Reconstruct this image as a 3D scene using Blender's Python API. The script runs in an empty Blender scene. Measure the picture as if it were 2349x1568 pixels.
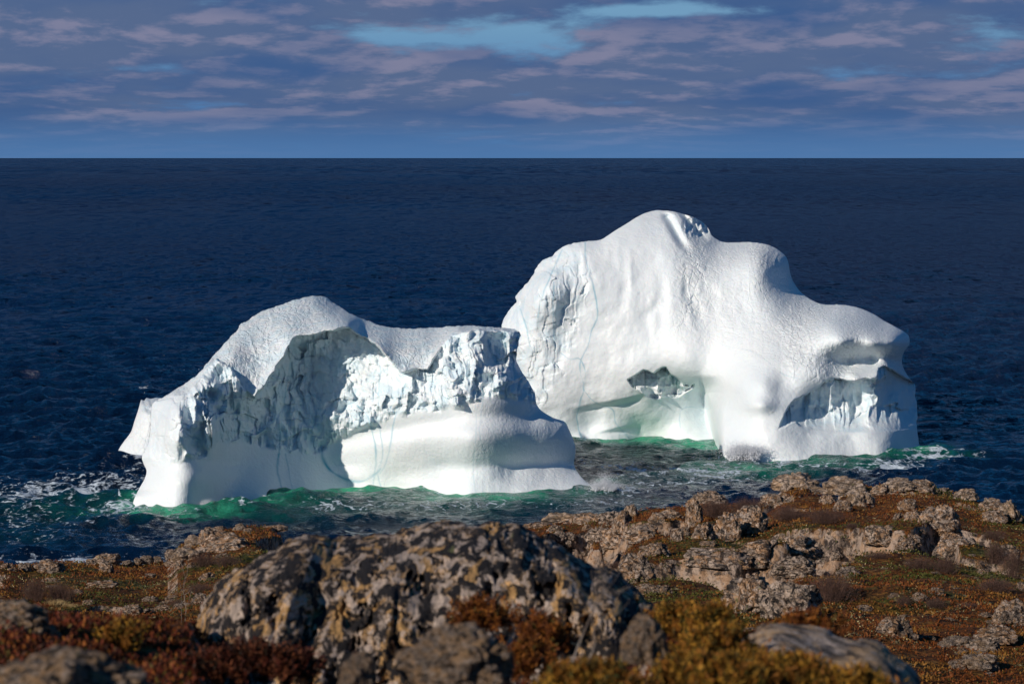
import bpy, math, random
import numpy as np
from mathutils import Vector

# ------------------------------------------------------------------ camera, sky, sun
F32 = np.float32
scene = bpy.context.scene
H = 45.0                      # eye height above the sea, metres
LENS = 85.0
FPX = 2348 * LENS / 36.0      # focal length in pixels of a 2348 px wide picture
PITCH = math.atan((784 - 362) / FPX)
CP, SP = math.cos(PITCH), math.sin(PITCH)

cam_data = bpy.data.cameras.new("camera")
cam_data.lens = LENS
cam_data.sensor_width = 36.0
cam_data.clip_start = 0.2
cam_data.clip_end = 400000.0
cam_data.dof.use_dof = True
cam_data.dof.focus_distance = 210.0
cam_data.dof.aperture_fstop = 7.0
cam = bpy.data.objects.new("camera", cam_data)
scene.collection.objects.link(cam)
cam.location = (0, 0, H)
cam.rotation_euler = (math.pi / 2 - PITCH, 0, 0)
scene.camera = cam

SUN_EL = math.radians(24.0)
SUN_AZ = math.radians(44.5)   # to the left of straight behind the camera
TO_SUN = Vector((-math.sin(SUN_AZ) * math.cos(SUN_EL), -math.cos(SUN_AZ) * math.cos(SUN_EL), math.sin(SUN_EL)))
sun_data = bpy.data.lights.new("sun", 'SUN')
sun_data.energy = 4.1
sun_data.angle = math.radians(0.53)
sun_data.color = (1.0, 0.87, 0.765)
sun = bpy.data.objects.new("sun", sun_data)
scene.collection.objects.link(sun)
sun.rotation_euler = TO_SUN.to_track_quat('Z', 'Y').to_euler()

scene.view_settings.view_transform = 'Standard'
scene.view_settings.look = 'None'
scene.view_settings.exposure = 0.0
scene.view_settings.gamma = 1.0


class NT:
    """small helper for building node trees"""
    def __init__(self, tree):
        self.t = tree
        self.t.nodes.clear()

    def n(self, kind, **kw):
        nd = self.t.nodes.new(kind)
        for k, v in kw.items():
            if k == 'inp':
                for a, b in v.items():
                    self.set(nd, a, b)
            else:
                setattr(nd, k, v)
        return nd

    def set(self, nd, a, b):
        s = nd.inputs[a]
        if isinstance(b, bpy.types.NodeSocket):
            self.t.links.new(b, s)
        elif isinstance(b, bpy.types.Node):
            self.t.links.new(b.outputs[0], s)
        else:
            s.default_value = b

    def math(self, op, a, b=None, c=None, clamp=False):
        nd = self.n('ShaderNodeMath', operation=op, use_clamp=clamp)
        self.set(nd, 0, a)
        if b is not None: self.set(nd, 1, b)
        if c is not None: self.set(nd, 2, c)
        return nd.outputs[0]

    def mix(self, fac, a, b, mode='MIX'):
        nd = self.n('ShaderNodeMix', data_type='RGBA', blend_type=mode)
        self.set(nd, 0, fac)
        self.set(nd, 6, a if not isinstance(a, tuple) else (*a, 1)[:4])
        self.set(nd, 7, b if not isinstance(b, tuple) else (*b, 1)[:4])
        return nd.outputs[2]

    def noise(self, vec, scale, detail=4, rough=0.55, dist=0.0, dims='3D'):
        nd = self.n('ShaderNodeTexNoise', noise_dimensions=dims)
        self.set(nd, 'Vector', vec)
        self.set(nd, 'Scale', scale); self.set(nd, 'Detail', detail)
        self.set(nd, 'Roughness', rough); self.set(nd, 'Distortion', dist)
        return nd.outputs[0]

    def ramp(self, fac, stops, interp='LINEAR'):
        nd = self.n('ShaderNodeValToRGB')
        self.set(nd, 0, fac)
        cr = nd.color_ramp
        cr.interpolation = interp
        while len(cr.elements) > 1: cr.elements.remove(cr.elements[-1])
        for i, (p, c) in enumerate(stops):
            if not isinstance(c, tuple): c = (c, c, c)
            e = cr.elements[0] if i == 0 else cr.elements.new(p)
            e.position = p
            e.color = (*c, 1)[:4]
        return nd.outputs[0]

    def smooth(self, x, a, b):
        nd = self.n('ShaderNodeMapRange', interpolation_type='SMOOTHSTEP')
        self.set(nd, 0, x); self.set(nd, 1, a); self.set(nd, 2, b)
        return nd.outputs[0]

    def mapping(self, vec, scale=(1, 1, 1), loc=(0, 0, 0), rot=(0, 0, 0)):
        nd = self.n('ShaderNodeMapping')
        self.set(nd, 'Vector', vec); self.set(nd, 'Scale', scale)
        self.set(nd, 'Location', loc); self.set(nd, 'Rotation', rot)
        return nd.outputs[0]


world = bpy.data.worlds.new("World")
scene.world = world
world.use_nodes = True
w = NT(world.node_tree)
sky = w.n('ShaderNodeTexSky', sky_type='NISHITA')
sky.sun_disc = False
sky.sun_elevation = SUN_EL
sky.sun_rotation = math.pi + SUN_AZ
sky.altitude = 50
sky.air_density = 1.0
sky.dust_density = 0.3
sky.ozone_density = 3.0
tc = w.n('ShaderNodeTexCoord')
sep = w.n('ShaderNodeSeparateXYZ'); w.set(sep, 0, tc.outputs['Generated'])
SX, SY, SZ = sep.outputs
# clouds: a deck seen nearly edge on; azimuth against a flattened elevation
az = w.math('ARCTAN2', SX, SY)
elv = w.math('MAXIMUM', SZ, 0.0)
el2 = w.math('POWER', w.math('ADD', elv, 0.003), 0.5)
cv = w.n('ShaderNodeCombineXYZ')
w.set(cv, 0, w.math('MULTIPLY', az, 13.5)); w.set(cv, 1, w.math('MULTIPLY', el2, 23.0)); w.set(cv, 2, 3.7)
wv = w.mapping(cv.outputs[0])
warp = w.noise(wv, 1.3, 2, 0.5)
warpv = w.n('ShaderNodeVectorMath', operation='SCALE'); w.set(warpv, 0, cv.outputs[0]); w.set(warpv, 3, 1.0)
n1 = w.noise(wv, 1.0, 9, 0.59, 0.10)
n2 = w.noise(w.mapping(wv, (1, 1, 1), (5.3, 0.22, 7.1)), 0.8, 5, 0.5, 0.1)
n1b = w.noise(w.mapping(wv, (1, 1, 1), (-0.06, 0.20, 0.0)), 1.0, 9, 0.59, 0.10)
# one real gap in the deck, a third of the way across and high up
def blob(ax, ez, ra, re):
    u = w.math('DIVIDE', w.math('SUBTRACT', az, ax), ra)
    v = w.math('DIVIDE', w.math('SUBTRACT', SZ, ez), re)
    return w.math('EXPONENT', w.math('MULTIPLY', w.math('ADD', w.math('MULTIPLY', u, u), w.math('MULTIPLY', v, v)), -1.0))
gap = w.math('ADD', blob(-0.004, 0.0470, 0.034, 0.0110), w.math('MULTIPLY', blob(0.062, 0.0600, 0.03, 0.0028), 0.9))
gap = w.math('ADD', gap, w.math('MULTIPLY', blob(-0.045, 0.050, 0.025, 0.004), 0.6))
gap = w.math('ADD', gap, w.math('MULTIPLY', blob(-0.150, 0.036, 0.022, 0.0030), 0.55))
dens = w.math('SUBTRACT', n1, w.math('MULTIPLY', gap, 0.27))
cover = w.smooth(dens, 0.22, 0.40)
# towards the horizon the deck merges into an even blue band
hz = w.smooth(SZ, 0.000, 0.022)
lit = w.smooth(w.math('SUBTRACT', n1, n1b), -0.03, 0.10)
body = w.smooth(n2, 0.34, 0.66)
c_dark = (0.046, 0.108, 0.262)
c_mid = (0.092, 0.142, 0.268)
c_light = (0.235, 0.235, 0.350)
ccol = w.mix(body, c_dark, c_mid)
ccol = w.mix(w.math('MULTIPLY', lit, w.math('MULTIPLY_ADD', body, 0.7, 0.1)), ccol, c_light)
skyblue = w.mix(1.0, sky.outputs[0], (0.005, 0.036, 0.060), 'MULTIPLY')
gapcol = w.mix(w.smooth(SZ, 0.02, 0.06), (0.075, 0.20, 0.43), (0.165, 0.335, 0.515))
horiz = (0.076, 0.185, 0.395)
low = w.mix(cover, gapcol, ccol)
low = w.mix(w.math('MULTIPLY_ADD', hz, 0.93, 0.07), horiz, low)
# higher up the deck thins out to the clear physical sky
hi = w.mix(w.math('MULTIPLY', w.smooth(w.noise(w.mapping(tc.outputs['Generated'], (1, 1, 1)), 2.2, 4), 0.42, 0.6), 0.65), skyblue, (0.013, 0.070, 0.158))
allsky = w.mix(w.smooth(SZ, 0.075, 0.20), low, hi)
allsky = w.mix(w.smooth(SZ, -0.02, 0.0), (0.01, 0.03, 0.06), allsky)
# Background strength sits in the range for this physically bright sky
sc10 = w.mix(1.0, allsky, (10.0, 10.0, 10.0), 'MULTIPLY')
bg = w.n('ShaderNodeBackground'); w.set(bg, 0, sc10); w.set(bg, 1, 0.1)
wo = w.n('ShaderNodeOutputWorld'); w.set(wo, 0, bg.outputs[0])

# ------------------------------------------------------------------ projection helpers
def ray(x, y):
    cx = (np.asarray(x, float) - 1174.0) / FPX
    cy = (784.0 - np.asarray(y, float)) / FPX
    return cx, CP + cy * SP, -SP + cy * CP      # world direction per unit of forward axis

def at(x, y, Y):
    """world point seen in direction x, y at ground distance Y"""
    dx, dy, dz = ray(x, y)
    Y = np.asarray(Y, float)
    return np.stack([dx / dy * Y, Y + 0 * dx, H + dz / dy * Y], -1)

def sea_dist(x, y):
    dx, dy, dz = ray(x, y)
    return H * dy / -dz

# ------------------------------------------------------------------ numpy noise
def _h(ix, iy, iz, s):
    with np.errstate(over='ignore'):
        h = (ix.astype(np.int64) * 374761393 + iy.astype(np.int64) * 668265263 + iz.astype(np.int64) * 2147483647 + s * 1274126177) & 0xffffffff
        h = ((h ^ (h >> 13)) * 1274126177) & 0xffffffff
        h = ((h ^ (h >> 16)) * 2246822519) & 0xffffffff
        h = h ^ (h >> 15)
    return (h & 0xffffff).astype(F32) / F32(0xffffff)

def vnoise(x, y, z=None, seed=0):
    """value noise, range about -1..1"""
    x = np.asarray(x, F32); y = np.asarray(y, F32)
    ix = np.floor(x); iy = np.floor(y)
    fx = x - ix; fy = y - iy
    ux = fx * fx * fx * (fx * (fx * 6 - 15) + 10); uy = fy * fy * fy * (fy * (fy * 6 - 15) + 10)
    ix = ix.astype(np.int64); iy = iy.astype(np.int64)
    def layer(iz):
        a = _h(ix, iy, iz, seed); b = _h(ix + 1, iy, iz, seed)
        c = _h(ix, iy + 1, iz, seed); d = _h(ix + 1, iy + 1, iz, seed)
        return (a * (1 - ux) + b * ux) * (1 - uy) + (c * (1 - ux) + d * ux) * uy
    if z is None:
        r = layer(np.zeros_like(ix))
    else:
        z = np.asarray(z, F32); iz = np.floor(z); fz = z - iz
        uz = fz * fz * (3 - 2 * fz); iz = iz.astype(np.int64)
        r = layer(iz) * (1 - uz) + layer(iz + 1) * uz
    return r * 2 - 1

def fbm(x, y, z=None, octv=4, seed=0, gain=0.5, lac=2.03):
    s = 0; a = 1.0; t = 0
    for o in range(octv):
        s = s + a * vnoise(x * lac ** o + 17.3 * o, y * lac ** o - 9.1 * o, None if z is None else z * lac ** o + 3.7 * o, seed + o * 7)
        t += a; a *= gain
    return s / t

def scallop(u, v, seed=0, k=1.0, tilt=0.5, rnd=0.25):
    """broken-ice / broken-rock relief: shallow tilted dishes meeting in sharp ridges"""
    iu = np.floor(u); iv = np.floor(v)
    best = np.full(np.shape(u), 1e9, F32)
    z0 = np.zeros(np.shape(u), np.int64)
    for a in (-1, 0, 1):
        for b in (-1, 0, 1):
            ci = (iu + a).astype(np.int64); cj = (iv + b).astype(np.int64)
            px = ci + 0.15 + 0.7 * _h(ci, cj, z0, seed + 1); py = cj + 0.15 + 0.7 * _h(ci, cj, z0, seed + 2)
            du = u - px; dv = v - py
            g1 = (_h(ci, cj, z0, seed + 3) - 0.5) * 2 * tilt; g2 = (_h(ci, cj, z0, seed + 4) - 0.5) * 2 * tilt
            val = k * (du * du + dv * dv) + g1 * du + g2 * dv + rnd * _h(ci, cj, z0, seed + 5)
            best = np.minimum(best, val)
    return best

def sstep(x, a, b):
    t = np.clip((x - a) / (b - a), 0, 1)
    return t * t * (3 - 2 * t)

def rbf(pts, X, Y, smooth=0.0, scale=100.0):
    """smooth surface through scattered (x, y, value)"""
    P = np.array(pts, float)
    p = P[:, :2] / scale; v = P[:, 2]
    def ph(r2): return 0.5 * r2 * np.log(r2 + 1e-12)
    n = len(p)
    d2 = ((p[:, None] - p[None]) ** 2).sum(-1)
    A = np.zeros((n + 3, n + 3)); A[:n, :n] = ph(d2) + np.eye(n) * smooth
    A[:n, n] = 1; A[:n, n + 1:] = p; A[n, :n] = 1; A[n + 1:, :n] = p.T
    wv_ = np.linalg.solve(A, np.concatenate([v, [0, 0, 0]]))
    x = (X / scale).astype(F32); y = (Y / scale).astype(F32)
    out = wv_[n] + wv_[n + 1] * x + wv_[n + 2] * y
    for i in range(n):
        out = out + F32(wv_[i]) * ph((x - F32(p[i, 0])) ** 2 + (y - F32(p[i, 1])) ** 2)
    return out

def catmull(poly, closed=True, n=6):
    P = np.array(poly, float); out = []
    m = len(P)
    for i in range(m if closed else m - 1):
        p0, p1, p2, p3 = [P[(i + k) % m] if closed else P[min(max(i + k, 0), m - 1)] for k in (-1, 0, 1, 2)]
        for t in np.linspace(0, 1, n, endpoint=False):
            out.append(0.5 * ((2 * p1) + (-p0 + p2) * t + (2 * p0 - 5 * p1 + 4 * p2 - p3) * t * t + (-p0 + 3 * p1 - 3 * p2 + p3) * t ** 3))
    if not closed: out.append(P[-1])
    return np.array(out)

def seg_dist(X, Y, poly, closed=False):
    """distance to a polyline and nearest point on it"""
    P = np.asarray(poly, float)
    Q = np.roll(P, -1, 0) if closed else P[1:]
    A = P if closed else P[:-1]
    best = np.full(X.shape, 1e12, F32); bx = X.astype(F32).copy(); by = Y.astype(F32).copy()
    for a, b in zip(A, Q):
        d = b - a; L = (d @ d) + 1e-9
        t = np.clip(((X - a[0]) * d[0] + (Y - a[1]) * d[1]) / L, 0, 1)
        qx = a[0] + t * d[0]; qy = a[1] + t * d[1]
        r = (X - qx) ** 2 + (Y - qy) ** 2
        m = r < best
        best = np.where(m, r, best); bx = np.where(m, qx, bx); by = np.where(m, qy, by)
    return np.sqrt(best), bx, by

def inside(X, Y, poly):
    P = np.asarray(poly, float); Q = np.roll(P, -1, 0)
    c = np.zeros(X.shape, bool)
    for (x1, y1), (x2, y2) in zip(P, Q):
        if y1 == y2: continue
        m = ((y1 > Y) != (y2 > Y)) & (X < (x2 - x1) * (Y - y1) / (y2 - y1) + x1)
        c ^= m
    return c

def sdist(X, Y, poly):
    d, _, _ = seg_dist(X, Y, poly, True)
    return np.where(inside(X, Y, poly), d, -d)

# ------------------------------------------------------------------ object helpers
COL = scene.collection

def mesh_obj(name, verts, faces, mat=None, parent=None, smooth=True, attrs=None):
    me = bpy.data.meshes.new(name)
    verts = np.ascontiguousarray(verts, F32); faces = np.ascontiguousarray(faces, np.int32)
    k = faces.shape[1]
    me.vertices.add(len(verts)); me.vertices.foreach_set('co', verts.ravel())
    me.loops.add(faces.size); me.loops.foreach_set('vertex_index', faces.ravel())
    me.polygons.add(len(faces))
    me.polygons.foreach_set('loop_start', np.arange(0, faces.size, k, dtype=np.int32))
    me.polygons.foreach_set('loop_total', np.full(len(faces), k, np.int32))
    me.update(calc_edges=True)
    if smooth: me.polygons.foreach_set('use_smooth', np.ones(len(faces), bool))
    for an, av in (attrs or {}).items():
        at_ = me.attributes.new(an, 'FLOAT', 'POINT')
        at_.data.foreach_set('value', np.ascontiguousarray(av, F32))
    if mat: me.materials.append(mat)
    o = bpy.data.objects.new(name, me)
    COL.objects.link(o)
    if parent: o.parent = parent
    return o

def tag(o, label=None, cat=None, group=None, kind=None):
    if label: o['label'] = label
    if cat: o['category'] = cat
    if group: o['group'] = group
    if kind: o['kind'] = kind
    return o

def new_mat(name):
    m = bpy.data.materials.new(name); m.use_nodes = True
    return m, NT(m.node_tree)

def finish(nt, surf, disp=None):
    o = nt.n('ShaderNodeOutputMaterial'); nt.set(o, 0, surf)
# ------------------------------------------------------------------ icebergs
def ice_material():
    m, t = new_mat('glacier_ice')
    co = t.n('ShaderNodeTexCoord').outputs['Object']
    rough = t.n('ShaderNodeAttribute', attribute_name='fracture').outputs['Fac']
    vein = t.n('ShaderNodeAttribute', attribute_name='vein').outputs['Fac']
    crust = t.n('ShaderNodeAttribute', attribute_name='crust').outputs['Fac']
    base = t.mix(t.smooth(t.noise(co, 0.09, 4), 0.35, 0.7), (0.765, 0.835, 0.85), (0.72, 0.81, 0.84))
    base = t.mix(t.math('MULTIPLY', rough, t.math('MULTIPLY', t.smooth(t.noise(co, 0.5, 3), 0.4, 0.65), 0.55)), base, (0.52, 0.72, 0.81))
    base = t.mix(t.math('MULTIPLY', vein, 0.85), base, (0.05, 0.36, 0.50))
    nf = t.noise(co, 2.2, 5, 0.6)
    nc = t.noise(t.mapping(co, (1, 1, 1), (3, 1, 8)), 0.9, 3, 0.5, 0.4)
    vor = t.n('ShaderNodeTexVoronoi', feature='DISTANCE_TO_EDGE')
    t.set(vor, 'Vector', t.mapping(co, (1, 1, 0.45))); t.set(vor, 'Scale', 0.75)
    crack = t.smooth(vor.outputs['Distance'], 0.0, 0.06)
    h = t.math('ADD', t.math('MULTIPLY', nf, t.math('MULTIPLY_ADD', crust, 0.26, 0.09)), t.math('MULTIPLY', nc, 0.10))
    h = t.math('ADD', h, t.math('MULTIPLY', crack, t.math('MULTIPLY', crust, 0.10)))
    b = t.n('ShaderNodeBump'); t.set(b, 'Height', h); t.set(b, 'Distance', 1.0); t.set(b, 'Strength', 0.8)
    p = t.n('ShaderNodeBsdfPrincipled')
    t.set(p, 'Base Color', base); t.set(p, 'Roughness', 0.42); t.set(p, 'IOR', 1.31)
    t.set(p, 'Normal', b.outputs[0])
    t.set(p, 'Subsurface Weight', 0.12); t.set(p, 'Subsurface Radius', (0.25, 0.5, 0.8)); t.set(p, 'Subsurface Scale', 1.0)
    finish(t, p.outputs[0])
    return m

ICE = ice_material()

def relief_solid(name, outline, depth_fn, thick, mat, step=1.5, jitter=0.0, jscale=0.05, seed=1, attrs=None, back_round=8.0, smooth=True, jit_mask=None):
    """closed solid whose camera-side surface has depth depth_fn(x, y) and whose far side bulges away by `thick` metres"""
    poly = np.asarray(outline, float)
    x0, y0 = poly.min(0) - 2 * step; x1, y1 = poly.max(0) + 2 * step
    xs = np.arange(x0, x1, step); ys = np.arange(y0, y1, step)
    X, Y = np.meshgrid(xs, ys); X = X.astype(F32); Y = Y.astype(F32)
    if jitter > 0:
        jm = 1.0 if jit_mask is None else jit_mask(X, Y)
        JX = X + jm * jitter * fbm(X * jscale, Y * jscale, octv=4, seed=seed, gain=0.6)
        JY = Y + jm * jitter * fbm(X * jscale + 40, Y * jscale, octv=4, seed=seed + 3, gain=0.6)
    else:
        JX, JY = X, Y
    d, bx, by = seg_dist(JX, JY, poly, True)
    ins = inside(JX, JY, poly)
    cell = ins[:-1, :-1] | ins[1:, :-1] | ins[:-1, 1:] | ins[1:, 1:]
    use = np.zeros_like(ins)
    use[:-1, :-1] |= cell; use[1:, :-1] |= cell; use[:-1, 1:] |= cell; use[1:, 1:] |= cell
    edge = use & ~ins
    GX = np.where(edge, X + (bx - JX), X); GY = np.where(edge, Y + (by - JY), Y)
    dd = np.where(ins, d, 0)
    D = depth_fn(GX, GY, dd)
    mpp = float(np.median(D[use])) / FPX
    dm = dd * mpp
    Tb = thick * (1 - np.exp(-dm / back_round)) + 0.002
    idx = -np.ones(X.shape, np.int64)
    nu = int(use.sum()); idx[use] = np.arange(nu)
    Pf = at(GX[use], GY[use], D[use])
    idb = idx.copy()
    insu = ins & use
    nb = int(insu.sum()); idb[insu] = nu + np.arange(nb)
    Db = D[insu] + Tb[insu]
    Pb = at(GX[insu], GY[insu], Db)
    def quads(ix, flip):
        a, b, c, e = ix[:-1, :-1][cell], ix[:-1, 1:][cell], ix[1:, 1:][cell], ix[1:, :-1][cell]
        return np.stack([a, e, c, b] if not flip else [a, b, c, e], 1)
    fr = quads(idx, False)
    bk = quads(idb, True)
    # leave out back quads wholly made of rim vertices
    keep = (bk >= nu).any(1)
    faces = np.concatenate([fr, bk[keep]])
    verts = np.concatenate([Pf, Pb])
    aa = {}
    for k, fn in (attrs or {}).items():
        v = fn(GX, GY)
        aa[k] = np.concatenate([v[use], v[insu] * 0])
    c = Pf.mean(0); base = np.array([c[0], c[1], 0.0])
    o = mesh_obj(name, verts - base, faces, mat, attrs=aa, smooth=smooth)
    o.location = base
    return o

def wl(x, y, ref):
    """control point on the waterline"""
    return (x, y, float(sea_dist(x, y)) - ref)

def vein_mask(lines):
    def fn(X, Y):
        s = np.zeros(X.shape, F32)
        for pts, wd, st in lines:
            c = catmull(pts, False, 5)
            d, _, _ = seg_dist(X + 1.5 * fbm(X * .06, Y * .06, octv=2, seed=5), Y, c)
            s = np.maximum(s, st * 1.25 * (.65 + .45 * vnoise(X * .045, Y * .03, seed=8)) * np.exp(-(d / (wd * (.9 + .4 * vnoise(X * .06, Y * .05, seed=7)))) ** 2))
        return s
    return fn

# ---- left iceberg -------------------------------------------------------------
R1 = 320.0
out1 = [(310, 1160), (305, 1152), (316, 1125), (330, 1100), (336, 1080), (329, 1062), (326, 1045), (340, 1015), (344, 985), (346, 950), (350, 925),
        (368, 913), (385, 904), (420, 882), (455, 855), (478, 828), (488, 817), (497, 806), (520, 780), (545, 756), (552, 742), (572, 733), (586, 722), (604, 713), (622, 706), (640, 700),
        (660, 694), (672, 688), (690, 684), (712, 679), (730, 678), (746, 681), (760, 690), (783, 706), (812, 722), (850, 738), (885, 748), (920, 753), (960, 752), (1010, 750), (1050, 746),
        (1085, 746), (1120, 749), (1150, 751), (1172, 753), (1187, 757), (1194, 770), (1190, 778), (1189, 795), (1186, 810), (1186, 830), (1196, 850), (1208, 868), (1218, 885), (1227, 905), (1230, 925),
        (1240, 940), (1255, 950), (1270, 958), (1285, 963), (1296, 968), (1305, 985), (1315, 1010), (1320, 1030), (1318, 1050), (1316, 1065),
        (1326, 1085), (1345, 1105), (1366, 1121), (1372, 1160), (1360, 1200), (800, 1200), (300, 1215), (296, 1180)]
wl1 = [(310, 1158), (340, 1162), (380, 1166), (430, 1166), (460, 1158), (500, 1147), (560, 1141), (610, 1138), (650, 1130), (700, 1125), (760, 1116), (800, 1113), (860, 1116), (910, 1118),
       (960, 1122), (1020, 1127), (1080, 1133), (1140, 1132), (1200, 1130), (1260, 1126), (1320, 1124), (1364, 1121)]
wall1 = [wl(x, y, R1) for x, y in wl1] + [(x, y + 55, float(sea_dist(x, y)) - R1 - 1.5) for x, y in wl1[::3]] + [
    (336, 1080, -4.5), (380, 1085, -9), (450, 1085, -9.0), (500, 1085, -2.8), (550, 1085, 1.5), (650, 1080, 6.5), (760, 1075, 11.5), (850, 1075, 9.5), (950, 1078, 7), (1020, 1080, 5.4), (1085, 1085, 3.6), (1180, 1085, 6.2), (1250, 1085, 8.6), (1318, 1075, 12),
    (330, 1055, -4), (380, 1055, -7.6), (450, 1055, -7.4), (490, 1060, -3.0),
    (350, 1010, -4.5), (395, 1010, -8.6), (455, 1010, -7.6), (505, 1015, -1.6), (560, 1020, 4.0), (650, 1015, 8.5), (740, 1010, 11.3), (850, 1010, 8.4), (950, 1005, 5.2), (1030, 1010, 3.0), (1080, 1010, 1.5), (1110, 1010, 1.9), (1180, 1000, 4.6), (1250, 1000, 8.6), (1308, 1010, 12),
    (360, 940, -2), (400, 940, -7.5), (450, 945, -6.8), (500, 940, -2.5), (560, 940, 3.0), (650, 940, 9.0), (735, 940, 11.6), (770, 940, 10.8), (850, 940, 8.8), (950, 940, 5.8), (1040, 940, 3.6), (1100, 945, 2.6), (1180, 950, 5.4), (1226, 940, 9), (1285, 975, 11),
    (440, 872, -1.0), (470, 885, -4.0), (515, 880, -2.2), (560, 905, 0.5), (600, 900, 4.5), (650, 880, 9.5), (720, 870, 13.0), (800, 870, 11.4), (900, 880, 8.6), (1000, 880, 5.8), (1090, 880, 3.6), (1170, 880, 7.0), (1215, 885, 11),
    (488, 820, 2.0), (510, 845, 0.0), (640, 850, 8), (680, 820, 12.0), (750, 815, 13.2), (830, 820, 11.6), (900, 840, 10.0), (1000, 820, 7.8), (1100, 810, 6.0), (1170, 810, 9.5),
    (690, 775, 9.0), (760, 765, 12.0), (830, 770, 12.5), (1050, 770, 8.4), (1130, 770, 8.5), (1185, 775, 12)]
top1 = [(350, 925, 0), (368, 914, 0.5), (400, 908, -3.5), (420, 882, 1.5), (440, 895, -3), (478, 828, 3), (490, 850, -2.5), (520, 880, -1.8),
        (600, 892, 1.0), (585, 905, 0.6), (545, 880, 0.0), (640, 830, 3.0), (665, 778, 5.2), (720, 764, 6.0), (800, 752, 6.6), (860, 790, 6.2), (900, 830, 5.2), (925, 850, 4.4), (975, 845, 5.4), (1000, 800, 8.0), (1050, 757, 12.0), (1090, 752, 13.0),
        (490, 817, 5.0), (552, 742, 14.0), (604, 713, 18.0), (640, 700, 20.0), (720, 680, 23.0), (783, 706, 24.0), (850, 738, 23.0), (920, 753, 22.0), (1000, 750, 21.0), (1085, 747, 16.0), (1150, 751, 15.5), (1185, 757, 15),
        (560, 800, 5.6), (580, 850, 2.6), (620, 770, 8.8), (640, 740, 12.2), (700, 725, 14.6), (760, 730, 12.5), (820, 755, 13.0), (880, 780, 10.0), (940, 800, 8.6), (970, 775, 13.6), (530, 815, 2.6), (520, 850, 0.2), (555, 845, 1.8)]
topmask1 = [(340, 900), (420, 860), (480, 800), (545, 720), (720, 660), (850, 700), (1000, 730), (1210, 735), (1200, 758), (1150, 757), (1092, 757), (1060, 760), (1035, 768), (1020, 782), (1005, 806), (990, 828), (982, 846), (955, 846), (925, 852),
            (905, 838), (888, 815), (868, 795), (842, 775), (815, 762), (800, 752), (770, 756), (740, 762), (715, 768), (690, 768), (672, 776), (660, 795), (650, 818), (632, 842), (618, 868), (603, 889), (585, 908), (562, 898), (548, 872), (532, 848), (515, 832), (496, 822), (484, 834), (470, 850), (450, 880), (425, 905), (385, 912), (366, 918)]
def facet(u, v, seed):
    """flat broken planes: opposing sets of tilted facets"""
    return scallop(u + .37, v + .11, seed + 7, .35, 1.7, .8) - scallop(u, v, seed, .35, 1.7, .8)
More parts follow.
